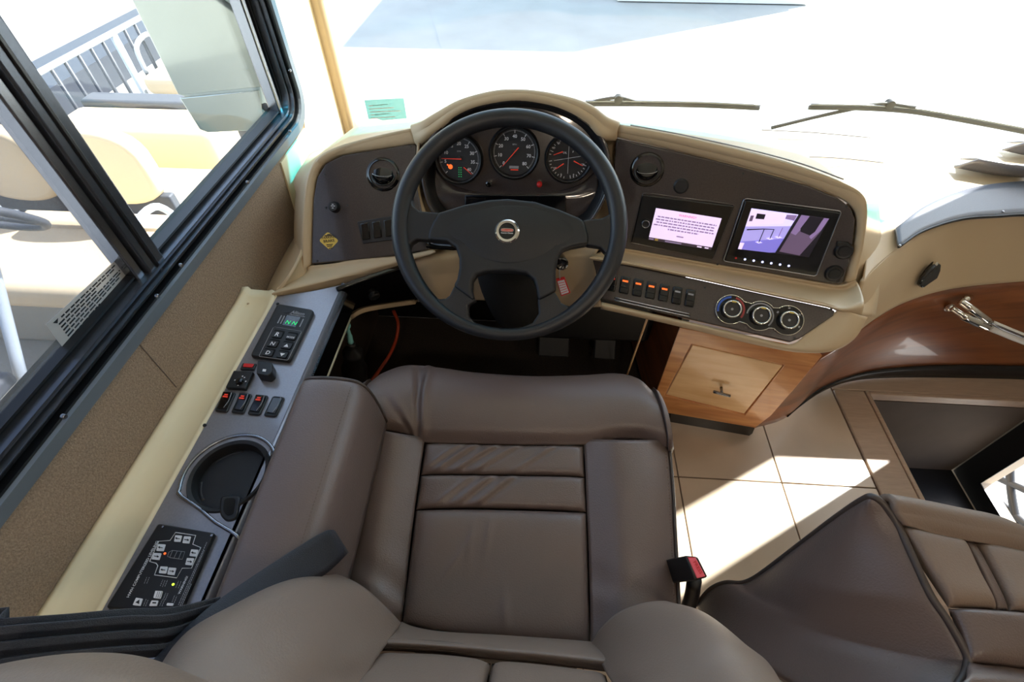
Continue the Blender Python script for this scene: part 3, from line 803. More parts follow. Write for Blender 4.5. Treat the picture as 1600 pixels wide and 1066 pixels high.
for k in range(4):
    x = 564 + k * 18; y = 350 - k * 2.6
    sw_ = pslab('rocker_switch', PL, [(x, y), (x + 13, y - 2), (x + 16, y + 24), (x + 3.5, y + 26)], .006, .010, 'black_gloss', lp, bevel=.002)

# ---- lower left dark panel under the ledge
PLL = plane3(at_z(526, 456, .60), at_z(632, 418, .60), at_y(592, 478, .885))
ll = pslab('lower_left_panel', PLL, [(526, 454), (560, 440), (600, 427), (640, 414), (662, 412), (662, 440), (648, 468), (592, 477), (565, 483), (546, 494)], -.01, .002, 'black_gloss', dash, bevel=.003)
lathe('knob', PLL.p(583, 459), PLL.n, [(.014, .002), (.0135, .010), (.010, .013), (0, .013)], 'black', ll, seg=24)
g0 = PLL.ps([(546, 494), (565, 483), (592, 477), (648, 469)], .003)
sobj('lower_lip', [g0, [p + Vector((0, -.004, -.012)) for p in g0], [p + Vector((0, .02, -.022)) for p in g0]], 20, 8, 'beige', dash, solid=.004)

# ---- right panel with radio and camera monitor
rp = pslab('right_panel', PR, [(963, 216), (1035, 232), (1110, 249), (1200, 272), (1265, 291), (1308, 309), (1329, 325), (1336, 343), (1332, 385), (1318, 440), (1313, 444), (1285, 441), (1185, 424), (1085, 407), (1000, 392), (948, 384), (956, 300)], -.04, .003, 'panel', dash, bevel=.003)
vent(PR, 1011, 265, 22, rp)
lathe('port_cap', PR.p(1064, 290), PR.n, [(.0165, .003), (.0165, .007), (.013, .010), (0, .010)], 'black', rp, seg=28)
for px, py in ((966, 222), (1161, 271), (1322, 322), (1121, 412), (1309, 438)):
    lathe('screw', PR.p(px, py), PR.n, [(.0028, .003), (.0028, .0042), (0, .005)], 'black', rp, seg=10)
for px, py in ((1317, 391), (1302, 426)):
    ca = lathe('outlet_cap', PR.p(px, py), PR.n, [(.0185, .003), (.0185, .008), (.016, .011), (.012, .010), (.011, .012), (0, .012)], 'black', rp, seg=28)
pslab('outlet_tab', PR, [(1306, 376), (1325, 377), (1324, 384), (1306, 383)], .003, .010, 'black', rp, bevel=.002)

rd = pslab('radio', PR, [(1003, 303), (1147, 321), (1113, 404), (986, 378)], .001, .007, 'black_gloss', dash, bevel=.003, rnd=.004)
tube('radio_bezel', roundpoly(PR.ps([(1005, 301), (1148, 320), (1114, 406), (984, 379)], .004), .006), .0018, 'panel', rd, closed=True, seg=6)
qs = [(1025, 324), (1127, 340), (1112, 385), (1014, 369)]
def bil(q, u, v): # pixel bilinear, u right, v down
    a = (q[0][0] + (q[1][0] - q[0][0]) * u, q[0][1] + (q[1][1] - q[0][1]) * u); b = (q[3][0] + (q[2][0] - q[3][0]) * u, q[3][1] + (q[2][1] - q[3][1]) * u)
    return (a[0] + (b[0] - a[0]) * v, a[1] + (b[1] - a[1]) * v)
def spoly(name, q, uv, pl, h, m, parent): return pslab(name, pl, [bil(q, *t) for t in uv], h - .0006, h, m, parent)
def rectuv(a, b, c, d): return [(a, b), (c, b), (c, d), (a, d)]
spoly('screen', qs, rectuv(0, 0, 1, 1), PR, .0085, 'scr_white', rd)
random.seed(11)
ptext('screen_title', 'WARNING!!', PR, bil(qs, .36, .15), bil(qs, .63, .15), 'scr_red', rd, .0095)
pol = []
for k, (a, b) in enumerate(((.06, .97), (.04, .96), (.06, .95), (.03, .98), (.26, .74))):
    u = a; vv = .27 + k * .095
    while u < b:
        w = random.uniform(.02, .07)
        pol.append(PR.ps([bil(qs, u, vv), bil(qs, min(u + w, b), vv), bil(qs, min(u + w, b), vv + .045), bil(qs, u, vv + .045)], .0095)); u += w + .012
pol.append(PR.ps([bil(qs, *t) for t in rectuv(.42, .84, .53, .88)], .0095))
jmesh('screen_text', pol, 'scr_text', rd)
spoly('screen_status_bar', qs, rectuv(0, 1, 1, 1.09), PR, .0085, 'scr_bar', rd)
spoly('screen_icon', qs, rectuv(.10, 1.01, .15, 1.08), PR, .0095, 'yellow', rd)
for a, b in ((.01, .08), (.26, .52), (.77, .84), (.89, .95)): spoly('screen_icon', qs, rectuv(a, 1.03, b, 1.07), PR, .0095, 'scr_text' if a < .7 else 'scr_white', rd)
kn = PR.p(1009, 348)
lathe('volume_knob', kn, PR.n, [(.0095, .006), (.0095, .014), (.0075, .016), (0, .015)], 'black', rd, seg=24)
tube('knob_ring', circ(kn + PR.n * .0155, PR.u, PR.v, .0082, 24), .0011, 'steel', rd, closed=True, seg=6)

mn = pslab('camera_monitor', PR, [(1163, 311), (1314, 331), (1274, 431), (1131, 408)], .001, .009, 'black_gloss', dash, bevel=.003, rnd=.006)
tube('monitor_bezel', roundpoly(PR.ps([(1163, 310), (1315, 330), (1275, 432), (1130, 408)], .008), .007), .0018, 'steel', mn, closed=True, seg=6)
qm = [(1173, 324), (1294, 340), (1262, 400), (1152, 387)]
H0 = .0102
spoly('screen', qm, rectuv(0, 0, 1, 1), PR, H0, 'scr_dark', mn)
def sp(n, uv, m, k): spoly(n, qm, uv, PR, H0 + .0005 * k, m, mn)
sp('screen_sky', [(0, 0), (.6, 0), (.575, .3), (0, .45)], 'scr_lav', 1)
sp('screen_yard', [(0, .45), (.575, .3), (.555, .62), (0, .82)], 'scr_mid', 1)
sp('screen_shade', [(0, .82), (.555, .62), (.52, .98), (.44, 1), (0, 1)], 'scr_blue', 1)
sp('screen_kerb', [(.0, .84), (.06, .84), (.05, 1), (0, 1)], 'scr_white', 2)
sp('screen_vehicle', [(.0, .06), (.44, .04), (.46, .26), (.0, .42)], 'scr_white', 2)
sp('screen_vehicle_window', [(.09, .10), (.20, .10), (.20, .22), (.09, .23)], 'scr_dark', 3)
sp('screen_vehicle_window', [(.02, .17), (.06, .16), (.06, .30), (.02, .31)], 'scr_mauve', 3)
sp('screen_tree', [(.46, .04), (.59, .02), (.58, .16), (.46, .14)], 'scr_mauve2', 3)
sp('screen_rail', [(.03, .50), (.24, .44), (.37, .42), (.37, .435), (.24, .46), (.03, .53)], 'scr_dark', 4)
for a, b, c2 in ((.245, .45, .78), (.37, .42, .66), (.47, .36, .6)):
    sp('screen_post', [(a, b), (a + .01, b), (a + .005, c2), (a - .006, c2)], 'scr_dark' if a < .4 else 'scr_mauve2', 5)
    sp('screen_post_base', [(a - .05, c2), (a + .0, c2 - .03), (a + .05, c2), (a, c2 + .03)], 'scr_lav', 4)
sp('screen_pillar', [(.605, 0), (.635, 0), (.56, .98), (.52, .98)], 'scr_dark', 5)
sp('screen_body', [(.635, 0), (.99, 0), (.97, .35), (.86, .98), (.56, .94), (.60, .5)], 'scr_mauve', 3)
sp('screen_body_light', [(.635, 0), (.74, 0), (.71, .35), (.68, .5), (.60, .46)], 'scr_mauve2', 4)
sp('screen_body_light', [(.93, 0), (.99, 0), (.97, .3), (.9, .55), (.86, .5)], 'scr_mauve2', 4)
sp('screen_body_window', [(.745, .0), (.92, 0), (.90, .36), (.86, .46), (.72, .40), (.70, .32)], 'scr_dark', 5)
for k in range(6):
    p = (1163 + k * 13.6, 403.5 + k * 2)
    lathe('touch_key', PR.p(*p), PR.n, [(.0026, .009), (.0026, .0098), (0, .0099)], 'scr_icon', mn, seg=8)
lathe('touch_key', PR.p(1149, 401.5), PR.n, [(.0024, .009), (.0024, .0098), (0, .0099)], 'red', mn, seg=8)

# ---- strip of shell between right panel and lower switch panel, and lip beneath
tp = [(948, 384), (985, 390), (1085, 408), (1185, 425), (1285, 443), (1316, 446), (1336, 436)]
s0 = PR.ps(tp, .002)
s1 = PR.ps([(940, 392), (985, 398), (1085, 416), (1185, 434), (1285, 452), (1320, 455), (1342, 446)], .008)
swt = [(922, 402), (985, 411), (1085, 431), (1185, 453), (1285, 474), (1318, 480), (1350, 472)]
s2 = PS_.ps(swt, .006)
s3 = PS_.ps([(923, 405), (985, 415), (1085, 435), (1185, 457), (1285, 478), (1316, 490), (1346, 494)], -.002)
sobj('lower_shell', [[p - PR.n * .03 for p in s0], s0, s1, s2, s3], 50, 20, 'beige', dash, solid=.006)
u0 = PS_.ps([(940, 472), (985, 482), (1085, 505), (1185, 528), (1234, 538), (1262, 520), (1290, 500), (1311, 482)], .0)
u1 = PS_.ps([(940, 478), (985, 487), (1085, 509), (1185, 533), (1240, 545), (1285, 540), (1318, 518), (1336, 490)], .007)
u2 = PS_.ps([(942, 483), (985, 492), (1085, 515), (1185, 539), (1250, 551), (1300, 549), (1335, 530), (1356, 496)], -.004)
u3 = [p + Vector((0, .03, -.03)) for p in u2]
sobj('lower_shell', [u0, u1, u2, u3], 50, 20, 'beige', dash, solid=.006)

sp_ = pslab('switch_panel', PS_, [(926, 405), (985, 416), (1085, 436), (1185, 458), (1292, 481), (1305, 486), (1302, 494), (1248, 530), (1234, 535), (1185, 524), (1085, 501), (985, 478), (942, 468)], -.01, .002, 'panel', dash, bevel=.003)
for px, py in ((1101, 450), (1092, 500), (1298, 483), (1241, 529)):
    lathe('screw', PS_.p(px, py), PS_.n, [(.0026, .002), (.0026, .0032), (0, .004)], 'black', sp_, seg=10)
for k in range(7):
    x = 950 + k * 20.3; y = 427 + k * 4.1
    sw_ = pslab('rocker_switch', PS_, [(x, y), (x + 15, y + 3), (x + 11, y + 30), (x - 4, y + 27)], .002, .009, 'black_gloss', sp_, bevel=.003)
    m_ = 'orange_glow' if k in (1, 2, 3, 4) else 'needle' if k == 0 else 'grey_print'
    pslab('switch_light', PS_, [(x + 2.5, y + 7), (x + 11, y + 8.7), (x + 10.4, y + 11.4), (x + 2, y + 9.6)], .009, .0098, m_, sp_)
    pslab('switch_divider', PS_, [(x - 2.8, y + 17), (x + 12.2, y + 20), (x + 12, y + 21), (x - 3, y + 18)], .009, .0097, 'dark_hole', sp_)
r0 = [PS_.p(x, y, .004) for x, y in ((960, 465), (1000, 474), (1050, 485), (1078, 491))]
for k in range(2): tube('trim_rib', [p + PS_.v * (-.006 * k) for p in r0], .0022, 'steel', sp_, n=14, seg=6)
# climate knobs: three joined dials
cs = [(1141, 484), (1186, 494), (1229, 501)]
cc = [PS_.p(*c) for c in cs]; rr = (PS_.p(1141 + 24, 484) - cc[0]).length
def dial_outline(R_, R2):
    out = []
    ax = (cc[2] - cc[0]).normalized(); ay = PS_.n.cross(ax)
    for i in range(3):
        a0, a1 = (-145, -35) if i == 1 else ((-325, -35) if i == 0 else (-145, 145))
        if i == 0: a0, a1 = 35 + 0, -35
    # walk lower side then upper side
    def arc(c, a, b, k): return [c + ax * R_ * math.cos(math.radians(a + (b - a) * j / k)) + ay * R_ * math.sin(math.radians(a + (b - a) * j / k)) for j in range(k + 1)]
    out += arc(cc[0], 45, 315, 24) + arc(cc[1], 225, 315, 10) + arc(cc[2], 225, 495, 24) + arc(cc[1], 45, 135, 10)
    return out
dl = slab('climate_dial_plate', [p + PS_.n * .006 for p in dial_outline(rr, 0)], PS_.n, .004, 'black_gloss', sp_)
tube('climate_dial_rim', [p + PS_.n * .006 for p in dial_outline(rr, 0)], .0013, 'chrome', sp_, closed=True, seg=6)
ax = (cc[2] - cc[0]).normalized(); ay = PS_.n.cross(ax)
def arcband(c, r0_, r1_, a0, a1, h, m, name):
    k = 16; P = []
    for j in range(k): 
        a, b = [math.radians(a0 + (a1 - a0) * t / k) for t in (j, j + 1)]
        P.append([c + (ax * math.cos(t) + ay * math.sin(t)) * q + PS_.n * h for t, q in ((a, r0_), (b, r0_), (b, r1_), (a, r1_))])
    return jmesh(name, P, m, sp_)
mat('blue', (40, 90, 190), .4); mat('dred', (150, 40, 44), .4)
arcband(cc[0], rr * .78, rr * .92, 100, 200, .0066, 'blue', 'cold_arc'); arcband(cc[0], rr * .78, rr * .92, -30, 80, .0066, 'dred', 'hot_arc')
arcband(cc[1], rr * .80, rr * .90, -40, 180, .0066, 'grey_print', 'fan_arc')
for a in (150, 95, 40, -20): arcband(cc[2], rr * .78, rr * .9, a - 5, a + 5, .0066, 'grey_print', 'mode_mark')
for c in cc:
    lathe('climate_knob', c, PS_.n, [(rr * .62, .006), (rr * .58, .018), (rr * .5, .019), (rr * .48, .016), (0, .016)], 'black', sp_, seg=32)
    tube('climate_knob_ring', circ(c + PS_.n * .0185, PS_.u, PS_.v, rr * .55, 32), .0022, 'chrome', sp_, closed=True, seg=8)
    lathe('knob_mark', c + PS_.n * .0162, PS_.n, [(.0028, 0), (0, .0006)], 'grey_print', sp_, seg=8)
    pslab_c = c + ay * rr * .5
    slab('knob_pointer', [pslab_c + PS_.n * .0212 + ax * x + ay * y for x, y in ((-.0045, -.0015), (.0045, -.0015), (.0045, .0015), (-.0045, .0015))], PS_.n, .002, 'yellow', sp_)
# backing of the dash, closing the gaps behind the panels
bk = [at_y(640, 225, 1.10), at_y(975, 225, 1.12), at_y(1000, 400, 1.02), at_y(930, 405, .965), at_y(850, 408, .985), at_y(760, 408, .985), at_y(690, 408, .96), at_y(640, 410, .95)]
sobj('inner_backing', [[at_y(628, 214, 1.085), at_y(690, 214, 1.10), at_y(800, 214, 1.17), at_y(920, 214, 1.12), at_y(985, 214, 1.12)],
                      [at_y(628, 250, 1.055), at_y(700, 255, 1.13), at_y(800, 255, 1.15), at_y(900, 255, 1.13), at_y(985, 250, 1.085)],
                      [at_y(640, 320, 1.01), at_y(700, 330, 1.07), at_y(800, 335, 1.08), at_y(900, 330, 1.07), at_y(985, 320, 1.05)],
                      [at_y(660, 400, .955), at_y(705, 388, .985), at_y(800, 380, 1.01), at_y(900, 380, 1.005), at_y(975, 395, .985)]], 24, 16, 'beige', dash, solid=.006)
# firewall and footwell sides
fw = thing('footwell_liner', (-.1, 1.3, 0), 'dark carpeted liner around the driver footwell below the dashboard', 'footwell liner')
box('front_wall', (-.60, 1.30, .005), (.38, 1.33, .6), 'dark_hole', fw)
slab('left_panel', [Vector((-.60, y, z)) for y, z in ((.45, 0), (1.3, 0), (1.3, .5), (.45, .5))], (1, 0, 0), .03, 'foot_panel', fw)
slab('right_panel', [Vector((.38, y, z)) for y, z in ((.9, 0), (1.3, 0), (1.3, .5), (.9, .5))], (-1, 0, 0), .02, 'black', fw)
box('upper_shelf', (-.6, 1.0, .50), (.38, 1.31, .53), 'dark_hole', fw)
box('heater_box', (-.05, 1.02, .22), (.36, 1.29, .5), 'black', fw, bevel=.02)
# pedals
for nm, x0, x1, lab in (('brake_pedal', .02, .12, 'wide black brake pedal below the steering column'), ('accelerator_pedal', .2, .27, 'narrow black accelerator pedal right of the brake pedal')):
    pd = thing(nm, ((x0 + x1) / 2, 1.1, .004), lab, 'pedal')
    prism('pad', [(x0, 1.02, .14), (x1, 1.02, .14), (x1, 1.10, .24), (x0, 1.10, .24)], (0, .012, -.01), 'black', pd, bevel=.004)
    tube('lever', [((x0 + x1) / 2, 1.06, .18), ((x0 + x1) / 2, 1.14, .1), ((x0 + x1) / 2, 1.18, .006)], .012, 'black', pd, n=8)

# ================================================================== steering wheel
WC = Vector((-.056, .780, .811)); wt = math.radians(40); RIM_R = .208
WN = Vector((0, -math.sin(wt), math.cos(wt)))
PW = Plane(WC, WN)
sw = thing('steering_wheel', WC, 'black four-spoke steering wheel with a round chrome emblem', 'steering wheel')
rim = tube('rim', circ(WC, PW.u, PW.v, RIM_R, 96), [.0170 - .0052 * max(0, -math.sin(2 * math.pi * k / 95)) ** 3 for k in range(96)], 'rim_black', sw, closed=True, seg=20)
HB = -.016
hub = [(687, 334), (726, 322), (763, 314.5), (794, 312.5), (836, 317), (873, 329), (902, 341), (912, 347), (919, 370), (919, 383), (894, 387), (879, 392), (872, 405), (868, 425), (868, 443), (869, 457), (841, 471), (838, 452), (834, 438), (822, 428), (794, 425), (760, 426), (745, 431), (739, 440), (738, 455), (742, 472), (709, 448), (715, 437), (718, 420), (718, 405), (713, 388), (700, 379), (669, 376), (671, 362), (678, 347)]
slab('hub_pad', [p + PW.n * .010 for p in PW.ps(hub)], PW.n, .034, 'black_soft', sw, bevel=.006, seg=4)
# gentle crown on the pad
def PWh(l, hs): return [PW.p(x, y, h) for (x, y), h in zip(l, hs)]
sobj('hub_crown', [PWh([(696, 340), (760, 322), (795, 318), (840, 323), (905, 347)], [.009] * 5), PWh([(692, 352), (755, 345), (795, 345), (840, 346), (908, 360)], (.009, .0145, .0165, .0145, .009)),
                   PWh([(694, 366), (755, 375), (795, 378), (838, 376), (902, 372)], (.009, .0145, .0175, .0145, .009)), PWh([(722, 380), (748, 405), (795, 416), (842, 406), (868, 386)], [.009] * 5)], 24, 16, 'black_soft', sw, solid=.004)
def spoke(pts, name='spoke'): return slab(name, [p + PW.n * .006 for p in PW.ps(pts)], PW.n, .026, 'black_soft', sw, bevel=.004, seg=4)
spoke([(624, 300), (643, 306), (646, 322), (656, 331), (690, 334), (682, 347), (674, 362), (672, 377), (652, 375), (642, 381), (638, 396), (634, 410), (617, 396), (612, 350)])
spoke([(956, 300), (955, 322), (952, 336), (940, 342), (909, 345), (916, 370), (916, 384), (938, 387), (946, 396), (949, 412), (968, 400), (978, 350), (974, 310)])
spoke([(711, 446), (703, 462), (697, 467), (687, 468), (675, 462), (658, 444), (645, 440), (668, 482), (705, 510), (750, 522), (800, 525), (850, 520), (890, 505), (926, 476), (945, 450), (928, 452), (904, 477), (889, 480), (877, 474), (866, 455), (840, 468), (842, 490), (832, 505), (812, 513), (790, 514), (768, 513), (745, 507), (732, 494), (732, 478), (745, 470)], 'lower_spoke')
# the emblem
EC = PW.p(792.5, 362, .0172)
lathe('emblem_ring', EC, PW.n, [(.0228, -.004), (.0228, .002), (.020, .0048), (.0155, .004), (.0148, .001)], 'chrome', sw, seg=40)
ed = lathe('emblem_disc', EC, PW.n, [(.0150, .0), (.0150, .0022), (0, .0024)], 'black_gloss', sw, seg=32)
ov = [EC + PW.u * (x * .0115) + PW.v * (y * .0028 + .002) + PW.n * .0032 for x, y in [(math.copysign(abs(math.cos(a)) ** .5, math.cos(a)), math.copysign(abs(math.sin(a)) ** .7, math.sin(a))) for a in [2 * math.pi * k / 24 for k in range(24)]]]
slab('emblem_badge', ov, PW.n, .0008, 'red', ed)
tube('emblem_badge_rim', ov, .0005, 'chrome', ed, closed=True, seg=6)
text('emblem_lettering', 'FREIGHTLINER', EC + PW.u * -.0095 + PW.v * .0008, EC + PW.u * .0095 + PW.v * .0008, PW.n, 'chrome', ed, .0038)
text('emblem_lettering', 'Custom Chassis', EC + PW.u * -.0112 - PW.v * .0045, EC + PW.u * .0112 - PW.v * .0045, PW.n, 'white_print', ed, .0030)

# column, stalk, ignition, key tag
sc_ = thing('steering_shroud', (-.03, 1.0, .55), 'black steering column with indicator stalk behind the wheel', 'steering column')
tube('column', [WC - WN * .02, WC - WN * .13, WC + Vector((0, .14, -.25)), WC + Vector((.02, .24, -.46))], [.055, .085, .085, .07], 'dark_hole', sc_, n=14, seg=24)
stp = [PW.p(725, 384, -.05), PW.p(700, 382, -.055), PW.p(668, 380, -.06)]
tube('indicator_stalk', stp, [.010, .0115, .012, .011], 'black_gloss', sc_, n=10, seg=12)
for a, b, c2 in ((673, 383, 8), (690, 386, 9)):
    jp = PW.ps([(a, b - 4), (a + c2, b - 3.3), (a + c2, b - 1.8), (a, b - 2.5)], -.047); jmesh('stalk_print', [jp], 'white_print', sc_)
ig = lathe('ignition_lock', at_y(877, 411, .925), (.1, -.9, .4), [(.016, -.03), (.016, .008), (.012, .011), (.007, .009), (0, .009)], 'black_gloss', sc_, seg=24)
kt = thing('key_tag', at_y(882, 448, .90), 'red and white paper tag hanging from the ignition', 'tag')
q = [at_y(869, 437, .905), at_y(882, 434, .905), at_y(891, 458, .885), at_y(877, 463, .885)]
prism('tag_body', q, (0, .003, .001), 'red', kt)
c0 = sum(q, Vector()) / 4
prism('tag_paper', [c0 + (p - c0) * .8 + Vector((0, -.002, 0)) for p in q], (0, .001, 0), 'white_print', kt)
jmesh('tag_print', [[(c0 + (q[0] - c0) * .7).lerp(c0 + (q[3] - c0) * .7, t) + Vector((0, -.0032, 0)), (c0 + (q[1] - c0) * .7).lerp(c0 + (q[2] - c0) * .7, t) + Vector((0, -.0032, 0)), (c0 + (q[1] - c0) * .7).lerp(c0 + (q[2] - c0) * .7, t + .06) + Vector((0, -.0032, 0)), (c0 + (q[0] - c0) * .7).lerp(c0 + (q[3] - c0) * .7, t + .06) + Vector((0, -.0032, 0))] for t in (.05, .25, .45, .65, .85)], 'pink_red', kt)
tube('tag_string', [at_y(877, 415, .92), at_y(874, 425, .905), at_y(875, 436, .903)], .0012, 'grey_print', kt, n=8, seg=6)

# ================================================================== wood cabinet under the switch panel
cb = thing('wood_cabinet', (.56, .9, 0), 'honey wood cabinet with a square door under the climate knobs', 'cabinet')
b0, b1 = at_z(1017, 641, .055), at_z(1180, 669, .055)
PB = Plane(b0, Vector((b1.y - b0.y, -(b1.x - b0.x), 0)))
def PBp(l, h=0): return [PB.p(x, y, h) for x, y in l]
frame_px = [(1062, 512), (1285, 556), (1240, 610), (1205, 650), (1180, 669), (1015, 641)]
door_px = [(1082, 540), (1223, 572), (1163, 647), (1041, 617)]
slab('face_frame', PBp(frame_px), PB.n, .02, 'wood', cb, bevel=.002, holes=[PBp([(1080.5, 538), (1225.5, 570.5), (1164, 649.5), (1038.5, 618.5)])])
dr = pslab('door', PB, door_px, -.02, -.001, 'wood_light', cb, bevel=.0015)
hc = PB.p(1127, 606); hd = (PB.p(1142, 610) - PB.p(1112, 602)).normalized()
tube('door_handle', [hc - hd * .024 + PB.n * .022, hc + hd * .024 + PB.n * .022], .0045, 'steel', dr, n=4, seg=12)
tube('handle_stem', [hc - PB.n * .001, hc + PB.n * .022], .004, 'steel', dr, n=3, seg=10)
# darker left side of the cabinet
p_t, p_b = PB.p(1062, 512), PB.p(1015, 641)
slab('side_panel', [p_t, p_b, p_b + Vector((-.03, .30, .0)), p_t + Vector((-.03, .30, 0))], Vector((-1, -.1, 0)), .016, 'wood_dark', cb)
tube('side_edge', [at_y(1012, 496, .93), at_y(979, 588, .93)], .003, 'wood_light', cb, n=4)
pslab('toe_kick', PB.off(-.006), [(1026, 636), (1182, 664), (1176, 678), (1166, 685), (1040, 660)], -.06, 0, 'black_gloss', cb, bevel=.002)
slab('rounded_corner', [Vector(p) for p in ((.10, 0, 0), (0.101, 0, 0), (.1, .001, 0))], (0, 0, 1), .001, 'wood', cb) if False else None

# ================================================================== passenger side of the dash
pd_ = thing('passenger_dash', (1.2, 1.2, 0), 'curved beige and wood passenger dash beside the monitor', 'dashboard')
fp = [b1, Vector((.80, .885, .06)), Vector((.92, .985, .06)), Vector((1.04, 1.05, .06)), Vector((1.18, 1.094, .06)), Vector((1.40, 1.125, .06)), Vector((1.755, 1.14, .06))]
fp[0] = PB.p(1180, 669)
topz = [at_z(1288, 553, .455), at_z(1325, 530, .45), at_z(1365, 500, .445), at_z(1410, 475, .44), at_z(1470, 456, .43), at_z(1540, 446, .425), at_z(1640, 440, .42)]
topz[0] = PB.p(1286, 556)
fp[-1].x = 1.70; fp.append(Vector((1.757, 1.142, .06))); topz.append(Vector((1.757, topz[-1].y + .005, .42)))
midz = [(a + b) / 2 for a, b in zip(fp, topz)]
sobj('wood_panel', [fp, midz, topz], 60, 14, 'wood_dark', pd_, solid=.012)
kk = [p + Vector((0, -.004, -.002)) for p in fp]
kb = [Vector((p.x, p.y + .004, .006)) for p in fp]
V3_ = lambda *a: Vector(a)
k2 = [at_z(1246, 621, .006), at_z(1270, 612, .006), at_z(1311, 598, .006), at_z(1345, 591, .006), at_z(1400, 588, .006), at_z(1480, 588, .006), at_z(1620, 592, .006), V3_(1.757, 1.11, .006)]
sobj('kick_strip', [[p + Vector((0, -.006, .012)) for p in fp[1:]], [p + Vector((0, -.007, 0)) for p in k2[1:]]], 40, 4, 'black', pd_, solid=.01)
# beige front skin: wood top edge -> up to the inset panel edge
lip = [p + PS_.n * .002 for p in PS_.ps([(1300, 549), (1335, 530), (1356, 496)], -.004)]
# front skin rows (bottom to top)
fA = [at_z(1290, 551, .457), at_z(1328, 528, .455), at_z(1367, 499, .45), at_z(1411, 474, .445), at_z(1470, 455, .435), at_z(1540, 445, .43), at_z(1640, 439, .425)]
fB = [at_z(1325, 522, .50), at_z(1352, 498, .50), at_z(1392, 462, .50), at_z(1432, 436, .50), at_z(1486, 418, .50), at_z(1548, 408, .50), at_z(1640, 400, .50)]
fC = [at_z(1345, 490, .55), at_z(1366, 470, .55), at_z(1398, 430, .57), at_z(1438, 398, .575), at_z(1492, 375, .58), at_z(1552, 366, .58), at_z(1640, 360, .58)]
fD = [at_z(1344, 462, .60), at_z(1366, 443, .60), at_z(1400, 402, .61), at_z(1438, 376, .615), at_z(1492, 356, .62), at_z(1552, 346, .62), at_z(1640, 343, .62)]
fE = [at_z(1350, 440, .63), at_z(1366, 420, .63), at_z(1403, 388, .622), at_z(1440, 366, .628), at_z(1492, 348, .632), at_z(1552, 340, .632), at_z(1640, 337, .632)]
for r in (fA, fB, fC, fD, fE): r.append(Vector((1.757, r[-1].y + .004, r[-1].z)))
sobj('front_skin', [fA, fB, fC, fD, fE], 60, 30, 'beige', pd_, solid=.008)
# valley and top
fF = [at_z(1352, 400, .635), at_z(1372, 380, .64), at_z(1405, 372, .628), at_z(1450, 350, .636), at_z(1500, 334, .638), at_z(1560, 326, .638), at_z(1640, 322, .638)]
fG = [at_z(1340, 335, .64), at_z(1385, 320, .66), at_z(1420, 310, .65), at_z(1470, 300, .65), at_z(1520, 292, .65), at_z(1580, 286, .65), at_z(1660, 282, .65)]
fH = [Vector((.60, 1.25, .60)), at_y(1380, 270, 1.3), at_y(1430, 255, 1.42), at_y(1480, 245, 1.46), at_y(1540, 240, 1.48), at_y(1600, 238, 1.48), at_y(1680, 238, 1.46)]
fI = [Vector((p.x, wy(p.x) - .015, .56)) for p in [Vector((x, 0, 0)) for x in (.55, .90, 1.12, 1.27, 1.42, 1.57, 1.74)]]
for r in (fF, fG, fH): r.append(Vector((1.757, r[-1].y + .002, r[-1].z)))
fI.append(Vector((1.757, wy(1.74) - .015, .56)))
sobj('top_skin', [fE, fF, fG, fH, fI], 50, 36, 'beige', pd_, solid=.008)
# inset panel on the top edge, with its shade put into the grey
ins = [at_z(1405, 386, .640), at_z(1441, 362, .646), at_z(1500, 343, .650), at_z(1560, 338, .650), at_z(1640, 336, .650)]
ins2 = [at_z(1400, 356, .646), at_z(1445, 322, .655), at_z(1502, 298, .660), at_z(1562, 286, .661), at_z(1660, 282, .661)]
ins.append(Vector((1.755, ins[-1].y, .650))); ins2.append(Vector((1.755, ins2[-1].y, .661)))
ip = sobj('inset_panel', [ins, ins2], 30, 6, 'inset_shaded', pd_, solid=.006)
tube('inset_edge', ins, .003, 'black', pd_, n=30, seg=8)
for p in ((1405.5, 384), (1567, 331)): lathe('screw', at_z(p[0], p[1], .652), (0, -.3, 1), [(.003, 0), (.003, .002), (0, .003)], 'steel', ip, seg=10)
# raised pods near the windshield on the far right
for (a, b, c2, d2), nm in (((1490, 262, 1640, 280), 'defrost_pod'), ((1565, 235, 1660, 246), 'defrost_pod')):
    r_0 = [at_z(a, b, .66), at_z((a + c2) / 2, (b + d2) / 2 + 4, .66), at_z(c2, d2, .66)]
    r_1 = [at_z(a + 40, b - 14, .70), at_z((a + c2) / 2 + 20, (b + d2) / 2 - 14, .70), at_z(c2, d2 - 16, .70)]
    r_2 = [p + Vector((.02, .08, -.04)) for p in r_1]
    sobj(nm, [r_0, r_1, r_2], 16, 10, 'console_grey', pd_, solid=.004)
for pts in ([(1240, 244), (1310, 247), (1380, 254)], [(1190, 203), (1270, 207), (1360, 215)]):
    tube('vent_seam', [at_z(x, y, .655) for x, y in pts], .002, 'grey_print', pd_, n=12, seg=6)
# black latch on the beige skin
la = thing('door_latch', at_z(1450, 432, .51), 'small black and chrome latch on the beige passenger dash', 'latch')
PK = plane3(at_z(1432, 445, .492), at_z(1462, 412, .535), at_z(1462, 440, .489))
pslab('latch_plate', PK, [(1431, 444), (1436, 432), (1446, 418), (1456, 408), (1464, 412), (1463, 422), (1458, 434), (1446, 442), (1436, 449)], .0, .012, 'black_gloss', la, bevel=.003)
tube('latch_lever', [PK.p(1440, 437, .016), PK.p(1450, 425, .02), PK.p(1460, 416, .018)], [.005, .007, .005], 'black', la, n=8, seg=10)
lathe('latch_pin', PK.p(1460, 412, .014), PK.n, [(.006, 0), (.005, .006), (0, .007)], 'chrome', la, seg=16)
